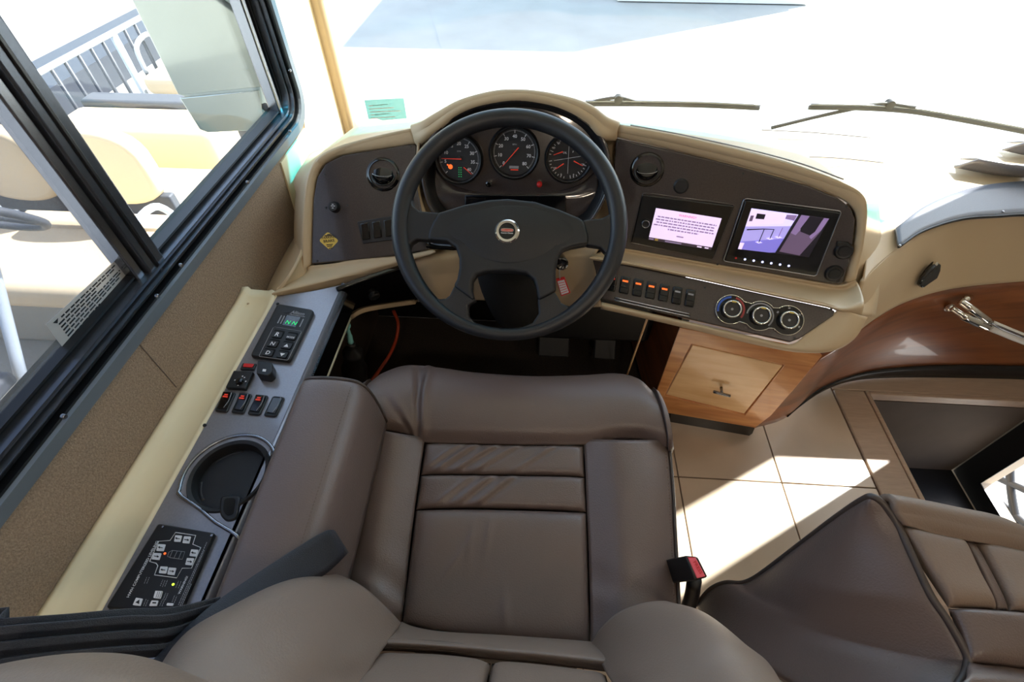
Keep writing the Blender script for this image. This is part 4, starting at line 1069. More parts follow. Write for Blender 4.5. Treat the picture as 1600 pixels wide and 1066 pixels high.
# grab handle
gh = thing('grab_handle', at_z(1510, 478, .38), 'chrome and white grab handle on the wood panel', 'grab handle')
gw = lambda x, y, o: at_y(x, y, 1.10 - o)
tube('mount', [gw(1480, 482, -.02), gw(1486, 481, .02)], .011, 'chrome', gh, n=4, seg=14)
tube('mount', [gw(1516, 465, -.02), gw(1508, 468, .02)], .009, 'chrome', gh, n=4, seg=14)
tube('bracket', [gw(1487, 481, .03), gw(1504, 492, .05), gw(1524, 502, .06), gw(1548, 511, .065)], [.008, .013, .014, .012], 'chrome', gh, n=14, seg=14)
tube('bracket', [gw(1500, 470, .03), gw(1520, 484, .055), gw(1548, 504, .065)], [.010, .010, .008], 'chrome', gh, n=10, seg=12)
tube('grip', [gw(1548, 509, .065), gw(1600, 530, .07), gw(1680, 560, .07)], .0155, 'white_paint', gh, n=8, seg=16)
tube('grip_rib', [gw(1549, 506, .08), gw(1600, 527, .085), gw(1680, 557, .085)], .004, 'steel', gh, n=8, seg=8)

# ================================================================== side console left of the seat
CZ = .60
PZ = Plane((0, 0, CZ), (0, 0, 1))
con = thing('side_console', (-.53, .35, 0), 'grey driver side console with shift keypad, switches and cup holder', 'console')
# cream ledge against the wall, with raised rim
sec = [(XW + .001, .54), (XW + .001, .612), (XW + .010, .614), (XW + .016, .606), (XW + .020, .598), (-.600, .596), (-.592, .600), (-.586, .603), (-.582, .598), (-.582, .54)]
yl = [-.35, .0, .3, .6, .735, .765, .782]
rows_ = []
for i, y in enumerate(yl):
    k = 0 if i < 5 else (.006 if i == 5 else .014)
    rows_.append([Vector((x, y - (.0 if x > -.65 else 0), z + (k * 1.0 if -.645 < x < -.59 else k * .4))) for x, z in sec])
rows_.append([Vector((x, .786, .54)) for x, z in sec])
v = [p for r in rows_ for p in r]; ns = len(sec)
f = [(a * ns + i, a * ns + i + 1, (a + 1) * ns + i + 1, (a + 1) * ns + i) for a in range(len(rows_) - 1) for i in range(ns - 1)]
mobj('ledge_tray', v, f, 'cream', con, smooth=True, solid=.003)
lathe('ledge_screw', Vector((-.635, .745, .603)), (0, 0, 1), [(.003, 0), (.002, .001), (0, .001)], 'beige', con, seg=10)
# grey top plate with the cup holder opening
cupc = PZ.p(358, 742); cupr = .057
hole_ = [Vector((cupc.x + cupr * 1.10 * math.cos(a), cupc.y + cupr * 1.10 * math.sin(a), CZ)) for a in [2 * math.pi * k / 40 for k in range(40)]]
tp_ = slab('top_plate', [Vector((x, y, CZ)) for x, y in ((-.582, -.35), (-.447, -.35), (-.447, .822), (-.50, .80), (-.582, .775))], (0, 0, 1), .012, 'console_grey', con, holes=[hole_])
# rolled edge and dark inner side
ed = [(-.449, .600), (-.442, .598), (-.438, .590), (-.437, .575)]
v = [Vector((x, y, z)) for y in (-.35, .83) for x, z in ed]
mobj('rolled_edge', v, [(i, i + 1, 5 + i, 4 + i) for i in range(3)], 'console_grey', con, smooth=True, solid=.003)
slab('inner_side', [Vector((-.4365, y, z)) for y, z in ((-.35, .527), (.86, .527), (.86, .578), (-.35, .578))], (1, 0, 0), .012, 'black_gloss', con)
tube('inner_lip', [(-.441, -.35, .522), (-.441, .3, .522), (-.441, .79, .522)], .006, 'cream', con, seg=10)
box('body', (XW + .002, -.35, .10), (-.605, .78, .52), 'foot_panel', con)
box('under_tray', (-.605, -.35, .53), (-.45, .44, .585), 'black', con)
# cup holder: raised bright rim, well, slot for a mug handle
cu = lathe('cup_holder', cupc, (0, 0, 1), [(cupr * 1.16, .0), (cupr * 1.12, .003), (cupr * 1.02, .001), (cupr * .96, -.006), (cupr * .95, -.075), (cupr * .6, -.085), (0, -.085)], 'black', con, seg=48)
R0 = cupr * 1.32
lead = [cupc + Vector((R0 * math.cos(a), R0 * math.sin(a), .001)) for a in [math.radians(t) for t in range(20, 216, 8)]]
lead += [PZ.p(312, 795), PZ.p(335, 815), PZ.p(360, 830), PZ.p(376, 842)]
tube('recess_rim', lead, .0032, 'steel', cu, n=60, seg=8)
lathe('cup_liner_ring', cupc + Vector((.006, -.006, -.02)), (0, 0, 1), [(cupr * .93, 0), (cupr * .86, .004), (cupr * .80, 0), (cupr * .80, -.03)], 'black_soft', cu, seg=40)
sl = PZ.ps([(345, 775), (378, 775), (372, 812), (355, 817), (343, 805)])
slab('handle_slot', [p + Vector((0, 0, .003)) for p in roundpoly(sl, .01)], (0, 0, 1), .05, 'black', cu, bevel=.003)
sl2 = PZ.ps([(352, 780), (370, 780), (366, 805), (356, 808), (350, 800)])
slab('slot_floor', [p + Vector((0, 0, .0036)) for p in roundpoly(sl2, .006)], (0, 0, 1), .002, 'dark_hole', cu)
for i, (a, b) in enumerate(((95, 150), (190, 235), (330, 380))):
    pts = [cupc + Vector((cupr * .9 * math.cos(math.radians(t)), cupr * .9 * math.sin(math.radians(t)), -.02)) for t in range(a, b, 6)]
    tube('grip_finger', pts, .006, 'black_soft', cu, seg=8)
# shift keypad
ks = slab('shift_keypad', roundpoly([p + Vector((0, 0, .010)) for p in PZ.ps([(436, 479), (493, 489), (455, 569), (393, 561)])], .009), (0, 0, 1), .010, 'black_soft', con, bevel=.003)
PK2 = PZ.off(.010)
qk = [(436, 479), (493, 489), (455, 569), (393, 561)]
def kp(u, v): return PK2.p(*bil(qk, u, v))
def kslab(n, uv, h, m, back=.003, rnd=.0, bevel=.0): 
    pts = [kp(*t) + Vector((0, 0, h)) for t in uv]
    if rnd: pts = roundpoly(pts, rnd)
    return slab(n, pts, (0, 0, 1), back, m, ks, bevel=bevel)
kslab('display_window', rectuv(.32, .13, .68, .32), .0008, 'black_gloss')
text('display_digits', 'N N', kp(.38, .29), kp(.66, .29), (0, 0, 1), 'green_glow', ks, .0016)
text('lettering', 'Allison', kp(.38, .085), kp(.74, .085), (0, 0, 1), 'grey_print', ks, .0008)
text('lettering', 'TRANSMISSION', kp(.36, .12), kp(.78, .12), (0, 0, 1), 'grey_print', ks, .0008)
slab('maker_mark', [kp(.26, .075) + Vector((.007 * math.cos(a), .0035 * math.sin(a), .0008)) for a in [2 * math.pi * k / 16 for k in range(16)]], (0, 0, 1), .002, 'black', ks)
for a in (.17, .25, .76): kslab('key_bar', rectuv(a, .15, a + .025, .3), .0006, 'grey_print', .001)
tube('key_outline', [kp(*t) + Vector((0, 0, .0004)) for t in ((.14, .92), (.13, .40), (.16, .375), (.86, .375), (.88, .40), (.88, .92), (.86, .94), (.16, .94))], .0005, 'grey_print', ks, closed=True, seg=5)
labs = [['R', 'MODE'], ['N', 'up'], ['D', 'down']]
for r in range(3):
    for c2 in range(2):
        u0 = .20 + c2 * .36; v0 = .42 + r * .175
        kslab('key_recess', rectuv(u0, v0, u0 + .27, v0 + .15), .0008, 'dark_hole', .002, rnd=.004)
        ky = kslab('key', rectuv(u0 + .015, v0 + .04, u0 + .255, v0 + .145), .0026, 'black_soft', .002, rnd=.003)
        L = labs[r][c2]
        uc, vc = u0 + .135, v0 + .125
        if L in ('up', 'down'):
            s = 1 if L == 'up' else -1
            vm = v0 + .095
            slab('key_arrow', [kp(uc - .06, vm + .025 * s) + Vector((0, 0, .0032)), kp(uc + .06, vm + .025 * s) + Vector((0, 0, .0032)), kp(uc, vm - .03 * s) + Vector((0, 0, .0032))], (0, 0, 1), .0004, 'white_print', ks)
        else:
            w = .05 if len(L) == 1 else .1
            text('key_letter', L, kp(uc - w, vc), kp(uc + w, vc), (0, 0, 1), 'white_print', ks, .0032)
# small controls behind the keypad
def cslab(n, px, h0, h1, m, parent=None, rnd=.003, bevel=.0015): return pslab(n, PZ, px, h0, h1, m, parent or con, bevel=bevel, rnd=rnd)
cslab('indicator_bezel', [(380, 569), (402, 570), (398, 580), (376, 579)], 0, .004, 'black', rnd=.002)
cslab('indicator_lens', [(383, 570.5), (399, 571.5), (396, 577), (381, 576)], .004, .006, 'red', rnd=.002)
mk = cslab('mirror_selector', [(409, 574), (431, 577), (432, 592), (425, 598), (407, 595)], 0, .022, 'black', rnd=.004, bevel=.003)
pslab('selector_mark', PZ.off(.022), [(411, 577), (416, 577.5), (415, 581), (410, 580.5)], 0, .0006, 'white_print', con)
mp_ = cslab('mirror_joystick_pad', [(368, 583), (399, 585), (386, 612), (355, 610)], 0, .009, 'black', rnd=.003, bevel=.003)
PJ = PZ.off(.009)
lathe('joystick', PJ.p(375, 597), (0, 0, 1), [(.008, 0), (.006, .005), (0, .006)], 'black_gloss', con, seg=16)
for p in ((367, 594), (384, 596), (372, 602), (379, 588), (382, 590)): lathe('joystick_mark', PJ.p(*p), (0, 0, 1), [(.0015, 0), (0, .0008)], 'white_print', con, seg=8)
for k in range(4):
    x, y = 351 + k * 25.4, 613 + k * 2.4
    q = [(x, y), (x + 19, y + 2), (x + 5, y + 33), (x - 15, y + 31)]
    ro = cslab('rocker_switch', q, 0, .004, 'black', rnd=.005, bevel=.002)
    qq = [bil(q, .14, .1), bil(q, .88, .1), bil(q, .88, .86), bil(q, .14, .86)]
    pts = PZ.ps(qq); hts = (.010, .010, .006, .006) if k < 3 else (.006, .006, .006, .006)
    v = [p + Vector((0, 0, .003)) for p in pts] + [p + Vector((0, 0, h)) for p, h in zip(pts, hts)]
    mobj('rocker_paddle', v, [(0, 3, 2, 1), (4, 5, 6, 7), (0, 1, 5, 4), (1, 2, 6, 5), (2, 3, 7, 6), (3, 0, 4, 7)], 'black_gloss', ro, bevel=.001)
    tube('rocker_edge', [PZ.p(*bil(q, .84, .12)) + Vector((0, 0, .010)), PZ.p(*bil(q, .86, .5)) + Vector((0, 0, .0085)), PZ.p(*bil(q, .7, .84)) + Vector((0, 0, .0075))], .0006, 'grey_print', ro, n=8, seg=5)
    if k < 3:
        for j in (0, 1):
            pts = [PZ.p(*bil(q, *t)) + Vector((0, 0, .0108)) for t in rectuv(.38 - .06 * j, .22 + .1 * j, .66 + .06 * j, .29 + .1 * j)]
            jmesh('rocker_print', [pts], 'needle', ro)
for p in ((434, 475), (320, 665), (175, 950)): lathe('screw', PZ.p(*p), (0, 0, 1), [(.0035, 0), (.003, .002), (0, .003)], 'black', con, seg=12)

# leveling control panel
qlv = [(251, 821), (339, 836), (285, 962), (170, 952)]
lv = slab('leveling_panel', roundpoly([p + Vector((0, 0, .008)) for p in PZ.ps(qlv)], .004), (0, 0, 1), .008, 'black', con, bevel=.002)
lv['label'] = 'black leveling control panel printed HWH COMPUTERIZED LEVELING'
PV = PZ.off(.008)
# panel frame: origin at its pixel corner, text runs along +y
def lvp(px, py): return PV.p(px, py)
text('lettering', 'HWH COMPUTERIZED LEVELING', lvp(202, 934), lvp(248, 846), (0, 0, 1), 'white_print', lv, .0008)
text('lettering', 'WARNING!', lvp(281.5, 929), lvp(294.5, 901), (0, 0, 1), 'white_print', lv, .0008)
def zoompt(x, y): return (180 + x / 7.612, 820 + y / 7.612)
out = [(720, 95), (960, 130), (925, 235), (1020, 275), (910, 520), (800, 520), (735, 635), (470, 600), (510, 490), (490, 462), (412, 440), (520, 200), (655, 190)]
tube('outline_print', [lvp(*zoompt(*p)) + Vector((0, 0, .0006)) for p in out], .0006, 'white_print', lv, closed=True, seg=5)
btn = [(720, 130, 800, 135, 780, 210, 705, 205), (825, 142, 905, 147, 885, 228, 805, 222), (515, 235, 605, 240, 580, 320, 495, 315), (465, 340, 555, 345, 530, 425, 440, 415), (910, 298, 995, 303, 970, 385, 888, 375), (860, 400, 945, 405, 918, 488, 838, 480), (545, 500, 632, 505, 610, 588, 525, 578), (645, 513, 732, 520, 710, 605, 625, 595),
       (255, 872, 335, 885, 305, 970, 215, 960), (485, 790, 572, 795, 545, 885, 460, 875), (440, 905, 520, 908, 500, 970, 410, 970), (625, 935, 705, 940, 690, 970, 615, 965)]
for i, b in enumerate(btn):
    px = [zoompt(b[j], b[j + 1]) for j in (0, 2, 4, 6)]
    slab('button', roundpoly([lvp(*p) + Vector((0, 0, .0016)) for p in px], .001), (0, 0, 1), .0012, 'white_print', lv)
    if i < 8:
        cx = sum(p[0] for p in px) / 4; cy = sum(p[1] for p in px) / 4; dx = 4.2 if i % 2 else -4.2; dy = .6 if i % 2 else -.6
        text_p = [lvp(cx - dx * .8, cy - dy * .8 - .5), lvp(cx + dx * .3, cy + dy * .3 - .5), lvp(cx + dx * .3, cy + dy * .3 - 1.9), lvp(cx + dx, cy + dy), lvp(cx + dx * .3, cy + dy * .3 + 1.9), lvp(cx + dx * .3, cy + dy * .3 + .5), lvp(cx - dx * .8, cy - dy * .8 + .5)]
        slab('button_arrow', [p + Vector((0, 0, .0022)) for p in text_p], (0, 0, 1), .0005, 'black', lv)
jmesh('button_arrow', [[lvp(*zoompt(x, y)) + Vector((0, 0, .0022)) for x, y in ((250, 930), (300, 895), (295, 950))]] + [[lvp(*zoompt(x + k * 22, y + 2 * k)) + Vector((0, 0, .0022)) for x, y in ((495, 800), (500, 800), (475, 870), (470, 870))] for k in range(1, 4)] + [[lvp(*zoompt(x, y)) + Vector((0, 0, .0022)) for x, y in ((455, 925), (500, 928), (495, 945), (450, 942))]], 'black', lv)
van = [(625, 380), (640, 330), (680, 308), (830, 325), (800, 415), (660, 395)]
tube('vehicle_print', [lvp(*zoompt(*p)) + Vector((0, 0, .0005)) for p in van], .0004, 'grey_print', lv, closed=True, seg=5)
for a, b in (((685, 310), (650, 392)), ((740, 316), (700, 400)), ((790, 322), (755, 410))):
    tube('vehicle_print', [lvp(*zoompt(*a)) + Vector((0, 0, .0005)), lvp(*zoompt(*b)) + Vector((0, 0, .0005))], .0004, 'grey_print', lv, seg=5)
lathe('status_light', lvp(*zoompt(592, 345)), (0, 0, 1), [(.0018, 0), (.0015, .0012), (0, .0016)], 'orange_glow', lv, seg=10)
lathe('status_light', lvp(*zoompt(690, 712)), (0, 0, 1), [(.0018, 0), (.0015, .0012), (0, .0016)], 'lime_glow', lv, seg=10)
random.seed(8)
pol = []
def tline(a, b, wd):
    A, B = Vector(a), Vector(b); t = 0; L = (B - A).length; dirn = (B - A).normalized(); nn_ = Vector((-dirn.y, dirn.x))
    while t < L:
        w = min(random.uniform(8, 26), L - t); P = A + dirn * t; Q = A + dirn * (t + w)
        pol.append([lvp(*zoompt(*z)) + Vector((0, 0, .0006)) for z in (P, Q, Q + nn_ * wd, P + nn_ * wd)]); t += w + 7
for a, b in (((750, 955), (1090, 205)), ((770, 965), (1060, 300)), ((790, 965), (905, 700))): tline(a, b, 9)
for x, y in ((345, 700), (375, 700), (535, 730), (560, 740), (590, 735), (720, 750), (750, 755), (335, 965), (360, 970), (570, 890), (595, 895), (530, 965), (555, 970), (675, 920), (700, 930)): tline((x, y), (x + 33, y - 80), 7)
jmesh('small_print', pol, 'grey_print', lv)
for p in ((566, 28), (1150, 130)): lathe('screw', lvp(*zoompt(*p)), (0, 0, 1), [(.0024, 0), (.002, .0015), (0, .002)], 'steel', lv, seg=10)

# ================================================================== bits under the dash, left
hk = thing('release_handle', at_y(545, 515, .80), 'white plastic release handle under the left dash with cyan light in its colour', 'handle')  # the cyan falling on this handle is painted, not lit
hp = lambda x, y: at_y(x, y, .80)
hcen = hp(541, 509)
tube('hook', circ(hcen, Vector((1, 0, 0)), Vector((0, .6, .8)), .0075, 20), .0038, 'cyan_lit_white', hk, closed=True, seg=8)
tube('grip', [hp(543, 514), hp(546, 524), hp(548, 535)], [.005, .007, .008], 'cyan_lit_white', hk, n=8, seg=12)
bt = thing('lever_boot', at_y(555, 570, .80), 'dark rounded rubber boot below the release handle', 'boot')
bp_ = lambda x, y: at_y(x, y, .80)
tube('boot', [bp_(549, 537), bp_(551, 548), bp_(553, 570), bp_(556, 610), bp_(560, 660)], [.010, .026, .034, .04, .042], 'black_soft', bt, n=16, seg=20)
oc = tube('orange_cable', [at_y(615, 486, 1.0), at_y(622, 505, 1.0), at_y(619, 530, .96), at_y(608, 556, .90), at_y(592, 580, .85), at_y(575, 604, .80), at_y(558, 640, .74), at_y(540, 690, .68)], .005, 'orange_cable', n=40, seg=10)
tag(oc, 'orange cable hanging down in the driver footwell', 'cable')

# ================================================================== driver seat
seat = thing('driver_seat', (-.04, .3, 0), 'brown leather driver seat facing the steering wheel', 'seat')
PSE = plane3(Vector((-.3, .16, .505)), Vector((.25, .16, .505)), Vector((0, .60, .555)))
def puff(h, n, k=4, crease=.004, wr=None):
    def d(u, v):
        e = max(0, 1 - abs(2 * u - 1) ** k) * max(0, 1 - abs(2 * v - 1) ** k)
        o = n * (h * e ** .7 - crease * (1 - e) ** 6)
        if wr: o = o + n * (wr(u, v) * e)
        return o
    return d
def wob(seed, amp, fu, fv, lo=0.0, hi=1.0):
    def f_(u, v):
        g_ = math.exp(-((u - (lo + hi) / 2) / (hi - lo + 1e-3) * 1.6) ** 4)
        return amp * g_ * (math.sin(fu * u + fv * v + seed) * .6 + math.sin(1.7 * fu * u + 1.3 * fv * v + 2 * seed) * .4)
    return f_
N_ = PSE.n
def PP(l, h=0): return PSE.ps(l, h)
# front roll
r_s = [(567, 676), (598, 674), (632, 679), (664, 691), (740, 694), (830, 696), (912, 695), (960, 688), (1003, 687), (1043, 700)]
r_a = [(560, 652), (592, 650), (632, 652), (668, 660), (740, 664), (830, 666), (912, 664), (960, 660), (1003, 662), (1040, 674)]
r_b = [(564, 620), (592, 612), (632, 608), (676, 610), (740, 613), (830, 615), (912, 615), (960, 614), (1000, 618), (1031, 636)]
r_c = [(580, 597), (600, 582), (636, 571), (690, 576), (740, 583), (830, 588), (912, 586), (962, 584), (996, 592), (1018, 610)]
F3 = [PSE.p(x, y, -.004) for x, y in r_c]
rows_ = [PP(r_s, -.003), PP(r_a, .022), PP(r_b, .024), F3, [p + Vector((0, .012, -.05)) for p in F3], [p + Vector((0, -.03, -.12)) for p in F3]]
def wr_front(u, v):
    g1 = math.exp(-((u - (.33 - .06 * v)) / .012) ** 2) * .006 - math.exp(-((u - (.30 - .06 * v)) / .014) ** 2) * .006
    g2 = math.exp(-((u - (.24 + .1 * v)) / .012) ** 2) * -.003
    g3 = (math.exp(-((u - .27 + .35 * v) / .018) ** 2) - math.exp(-((u - .30 + .35 * v) / .018) ** 2)) * -.005 * max(0, 1 - v * 2.2)
    return N_ * ((g1 * (1 if .05 < v < .62 else 0) + g2 * (1 if .3 < v < .6 else 0) + g3) * (1 - abs(2 * u - 1) ** 8) + .0015 * math.sin(14 * u + 3 * v))
sobj('front_roll', rows_, 120, 60, 'leather', seat, disp=wr_front, solid=.01)
# end caps of the roll
for idx, sx in ((0, -1), (-1, 1)):
    e = [r[idx] for r in rows_[:5]]
    sobj('roll_side', [e, [p + Vector((sx * .006, -.003, -.02)) for p in e], [Vector((p.x + sx * .004, p.y - .01, .36)) for p in e]], 14, 10, 'leather', seat, solid=.008)
# side bolsters
lin_ = [(664, 684), (655, 745), (648, 795), (640, 860), (633, 930), (627, 975)]
lout = [(566, 668), (552, 725), (541, 790), (531, 845), (521, 905), (512, 960)]
lm = [((a[0] + b[0]) / 2, (a[1] + b[1]) / 2) for a, b in zip(lin_, lout)]
lo_edge = PP(lout, -.012)
sobj('side_bolster', [PP(lin_, -.004), PP(lm, .026), lo_edge, [p + Vector((-.004, 0, -.06)) for p in lo_edge]], 60, 40, 'leather', seat,
     disp=lambda u, v: N_ * (-.010 * max(0, 1 - (1 - u) * 12) + (.0022 * math.sin(30 * u + 8 * v) * math.exp(-((u - .8) / .15) ** 2))), solid=.01)
rin_ = [(912, 686), (915, 745), (917, 798), (920, 870), (922, 940), (923, 1006)]
rout = [(1041, 690), (1047, 760), (1050, 820), (1053, 880), (1056, 945), (1058, 1010)]
rm = [((a[0] + b[0]) / 2, (a[1] + b[1]) / 2) for a, b in zip(rin_, rout)]
ro_edge = PP(rout, -.008)
sobj('side_bolster', [PP(rin_, -.004), PP(rm, .028), ro_edge, [p + Vector((.004, 0, -.06)) for p in ro_edge], [p + Vector((.002, 0, -.15)) for p in ro_edge]], 60, 48, 'leather', seat,
     disp=lambda u, v: N_ * ((.0024 * math.sin(26 * u - 9 * v) * math.exp(-((u - .72) / .1) ** 2) * max(0, 1 - 2.2 * v))), solid=.01)
tube('side_piping', [p + Vector((.006, 0, -.004)) for p in ro_edge], .0032, 'piping', seat, n=40, seg=8)
st_pts = crom([p + Vector((-.004, 0, .0005)) + N_ * .003 for p in ro_edge], 70)
stv = []
for a, b in zip(st_pts[::1], st_pts[1::1]):
    d_ = (b - a) * .3; w_ = Vector((.0012, 0, 0)); stv.append([a - w_ + N_ * .001, a + d_ * 2 - w_ + N_ * .001, a + d_ * 2 + w_ + N_ * .001, a + w_ + N_ * .001])
jmesh('stitching', stv, 'thread', seat)['kind'] = 'stuff'
# centre cross panels
def cpanel(t, b, h, k, dis, nu=60, nv=36):
    T = PP(t, -.003); B = PP(b, -.003); Mi = [(p + q) / 2 for p, q in zip(T, B)]
    sobj('seat_panel', [T, Mi, B], nu, nv, 'leather', seat, disp=dis, solid=.008)
def wr1(u, v):
    s = 0
    for c0_, a_ in ((.12, .004), (.22, .005), (.34, .005), (.46, .004), (.68, .003)):
        x = (u - c0_) + .14 * (v - .5) * 2
        s += a_ * (math.exp(-(x / .022) ** 2) - .6 * math.exp(-((x - .04) / .02) ** 2))
    return s
def wr2(u, v):
    s = 0
    for c0_, a_ in ((.22, .003), (.33, .005), (.45, .005)):
        x = (u - c0_) + .12 * (v - .5) * 2
        s += a_ * (math.exp(-(x / .025) ** 2) - .6 * math.exp(-((x - .045) / .022) ** 2))
    return s
def wr3(u, v):
    s = .0016 * math.sin(9 * u + 2 * v)
    for c0_, sl_, a_, vv in ((.30, .35, .003, .45), (.62, -.15, .004, .85), (.36, -.05, .003, .3), (.45, -.03, .003, .25)):
        x = (u - c0_) + sl_ * (v - vv); s += a_ * math.exp(-(x / .016) ** 2) * math.exp(-((v - vv) / .17) ** 2)
    return s
cpanel([(665, 692), (740, 695), (830, 697), (912, 696)], [(657, 741), (740, 742), (830, 743), (914, 744)], .012, 4, puff(.011, N_, 6, .006, wr1))
cpanel([(657, 742), (740, 743), (830, 744), (914, 745)], [(649, 795), (740, 794), (830, 796), (917, 799)], .012, 4, puff(.011, N_, 6, .006, wr2))
cpanel([(649, 796), (740, 795), (830, 797), (917, 800)], [(627, 975), (700, 990), (800, 1000), (923, 1008)], .014, 4, puff(.014, N_, 8, .006, wr3), 70, 70)
# seat box and pedestal under the cushion
prism('seat_box', [PSE.p(570, 700, -.10), PSE.p(1030, 705, -.10), PSE.p(1050, 1000, -.10), PSE.p(530, 960, -.10)], (0, 0, -.1), 'black', seat, bevel=.01)
box('pedestal', (-.20, .16, .004), (.12, .48, .33), 'black', seat, bevel=.01)

# backrest: lower roll, two panels, wings
RB = math.radians(28)
PBK = Plane(at_z(775, 995, .515), Vector((0, math.cos(RB), math.sin(RB))))
BN = PBK.n
j0 = [(600, 985), (626, 972), (645, 980), (690, 988), (775, 993), (850, 998), (922, 1004), (945, 1010)]
j1 = [(575, 1010), (605, 1000), (640, 1002), (690, 1006), (775, 1012), (850, 1018), (930, 1026), (955, 1030)]
j2 = [(560, 1030), (592, 1018), (640, 1019), (690, 1022), (768, 1031), (850, 1038), (946, 1050), (970, 1054)]
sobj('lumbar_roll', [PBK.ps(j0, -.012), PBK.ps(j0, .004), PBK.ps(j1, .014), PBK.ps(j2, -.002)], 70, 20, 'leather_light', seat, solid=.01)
BDIR = Vector((0, -math.sin(RB), math.cos(RB)))
def bpanel(t, xs_):
    T = PBK.ps(t, -.003); B = [Vector((x, PBK.o.y, PBK.o.z)) + BDIR * .66 for x in xs_]
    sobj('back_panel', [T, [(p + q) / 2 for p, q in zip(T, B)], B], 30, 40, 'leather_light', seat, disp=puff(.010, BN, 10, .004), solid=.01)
bpanel([(590, 1020), (640, 1021), (700, 1024), (767, 1032)], (-.17, -.13, -.09, -.042))
bpanel([(769, 1032), (830, 1037), (890, 1044), (947, 1051)], (-.038, 0, .05, .09))
T_ = lambda l: [p if isinstance(p, Vector) else at_t(*p) for p in l]
V3 = lambda *a: Vector(a)
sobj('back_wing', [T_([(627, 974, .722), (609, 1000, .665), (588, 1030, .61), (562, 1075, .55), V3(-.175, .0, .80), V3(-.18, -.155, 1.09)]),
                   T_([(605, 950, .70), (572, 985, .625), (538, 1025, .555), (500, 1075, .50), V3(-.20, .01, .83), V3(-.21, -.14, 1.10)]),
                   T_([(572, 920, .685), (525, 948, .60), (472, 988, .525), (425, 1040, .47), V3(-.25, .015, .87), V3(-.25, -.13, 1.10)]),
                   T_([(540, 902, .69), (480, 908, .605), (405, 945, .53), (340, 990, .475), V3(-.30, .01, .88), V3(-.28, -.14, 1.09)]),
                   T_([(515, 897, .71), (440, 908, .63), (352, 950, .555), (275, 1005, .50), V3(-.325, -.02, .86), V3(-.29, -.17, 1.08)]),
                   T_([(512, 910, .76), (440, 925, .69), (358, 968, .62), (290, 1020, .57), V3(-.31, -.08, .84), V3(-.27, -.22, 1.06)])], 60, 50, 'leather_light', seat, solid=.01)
sobj('back_wing', [T_([(923, 1006, .722), (934, 1026, .665), (947, 1052, .61), (965, 1090, .55), V3(.095, .0, .80), V3(.10, -.155, 1.09)]),
                   T_([(938, 982, .71), (966, 1010, .63), (990, 1045, .565), (1010, 1090, .51), V3(.125, .005, .83), V3(.13, -.14, 1.10)]),
                   T_([(966, 957, .695), (1010, 982, .61), (1045, 1025, .545), (1075, 1085, .485), V3(.175, .01, .87), V3(.17, -.13, 1.10)]),
                   T_([(1005, 942, .69), (1065, 955, .61), (1115, 995, .545), (1155, 1055, .49), V3(.225, .005, .87), V3(.20, -.14, 1.09)]),
                   T_([(1040, 939, .71), (1098, 956, .64), (1160, 1003, .575), (1215, 1060, .52), V3(.245, -.02, .85), V3(.21, -.17, 1.08)]),
                   T_([(1046, 945, .77), (1098, 965, .70), (1158, 1014, .64), (1210, 1070, .58), V3(.235, -.08, .83), V3(.19, -.22, 1.06)])], 60, 50, 'leather_light', seat, solid=.01)
tube('wing_seam', T_([(1120, 985, .628), (1160, 1012, .585), (1195, 1045, .545), (1230, 1085, .51)]), .003, 'piping', seat, n=20, seg=8)
# upper shoulder of the backrest
sobj('shoulder_bolster', [T_([(-60, 1075, .40), (40, 1050, .41), (140, 1040, .42), (240, 1052, .43), (320, 1085, .44)]),
                          T_([(-60, 1052, .36), (40, 1030, .37), (140, 1020, .38), (230, 1028, .39), (330, 1066, .40)]),
                          T_([(-60, 1075, .33), (40, 1060, .335), (140, 1055, .34), (230, 1062, .35), (320, 1090, .36)]),
                          T_([(-60, 1150, .31), (40, 1140, .31), (140, 1140, .315), (230, 1150, .32), (300, 1170, .33)]),
                          T_([(-60, 1260, .31), (40, 1260, .31), (140, 1260, .31), (230, 1260, .315), (300, 1260, .32)])], 40, 40, 'leather_light', seat, solid=.01)
# headrest above, rear of the view
hr = [V3(-.04 + .13 * math.copysign(abs(math.cos(a)) ** .5, math.cos(a)), -.20, 1.19 + .09 * math.copysign(abs(math.sin(a)) ** .6, math.sin(a))) for a in [2 * math.pi * k / 32 for k in range(32)]]
slab('headrest', hr, (0, .95, .3), .09, 'leather_light', seat, bevel=.03, seg=4)
# back shell
slab('back_shell', [PBK.o - BN * .06 + Vector((x, 0, 0)) + (Vector((0, -math.sin(RB), math.cos(RB)))) * z for x, z in ((-.25, -.05), (.25, -.05), (.25, .62), (.18, .68), (-.18, .68), (-.25, .62))], BN, .06, 'leather', seat, bevel=.03, seg=4)

# left armrest
ar = [Vector((x, y, z)) for x, y, z in ()]
secA = [(-.396, .560), (-.398, .66), (-.392, .686), (-.375, .694), (-.335, .696), (-.305, .692), (-.291, .684), (-.280, .664), (-.272, .62), (-.268, .56)]
ya = [.492, .486, .470, .40, .25, .10, -.05]
rowsA = []
for i, y in enumerate(ya):
    k = (.80, .95, 1, 1, 1, 1, 1)[i]; dzz = (-.022, -.006, 0, 0, 0, -.004, -.012)[i]
    rowsA.append([Vector((-.335 + (x + .335) * k + .012 * (1 - y / .49), y, .56 + (z - .56) * 1 + dzz * (1 if z > .6 else 0))) for x, z in secA])
arm = sobj('armrest', rowsA, 40, 40, 'leather', seat, solid=.008, up=(-.33, .2, 2))
fr = [p for p in rowsA[0]]
mobj('armrest_front', [p + Vector((0, .002, 0)) for p in fr], [tuple(range(len(fr)))], 'leather', seat, solid=.004)
tube('armrest_piping', [p + Vector((0, .002, .001)) for p in crom(rowsA[1], 30)], .0032, 'piping', seat, seg=8)
stv = []
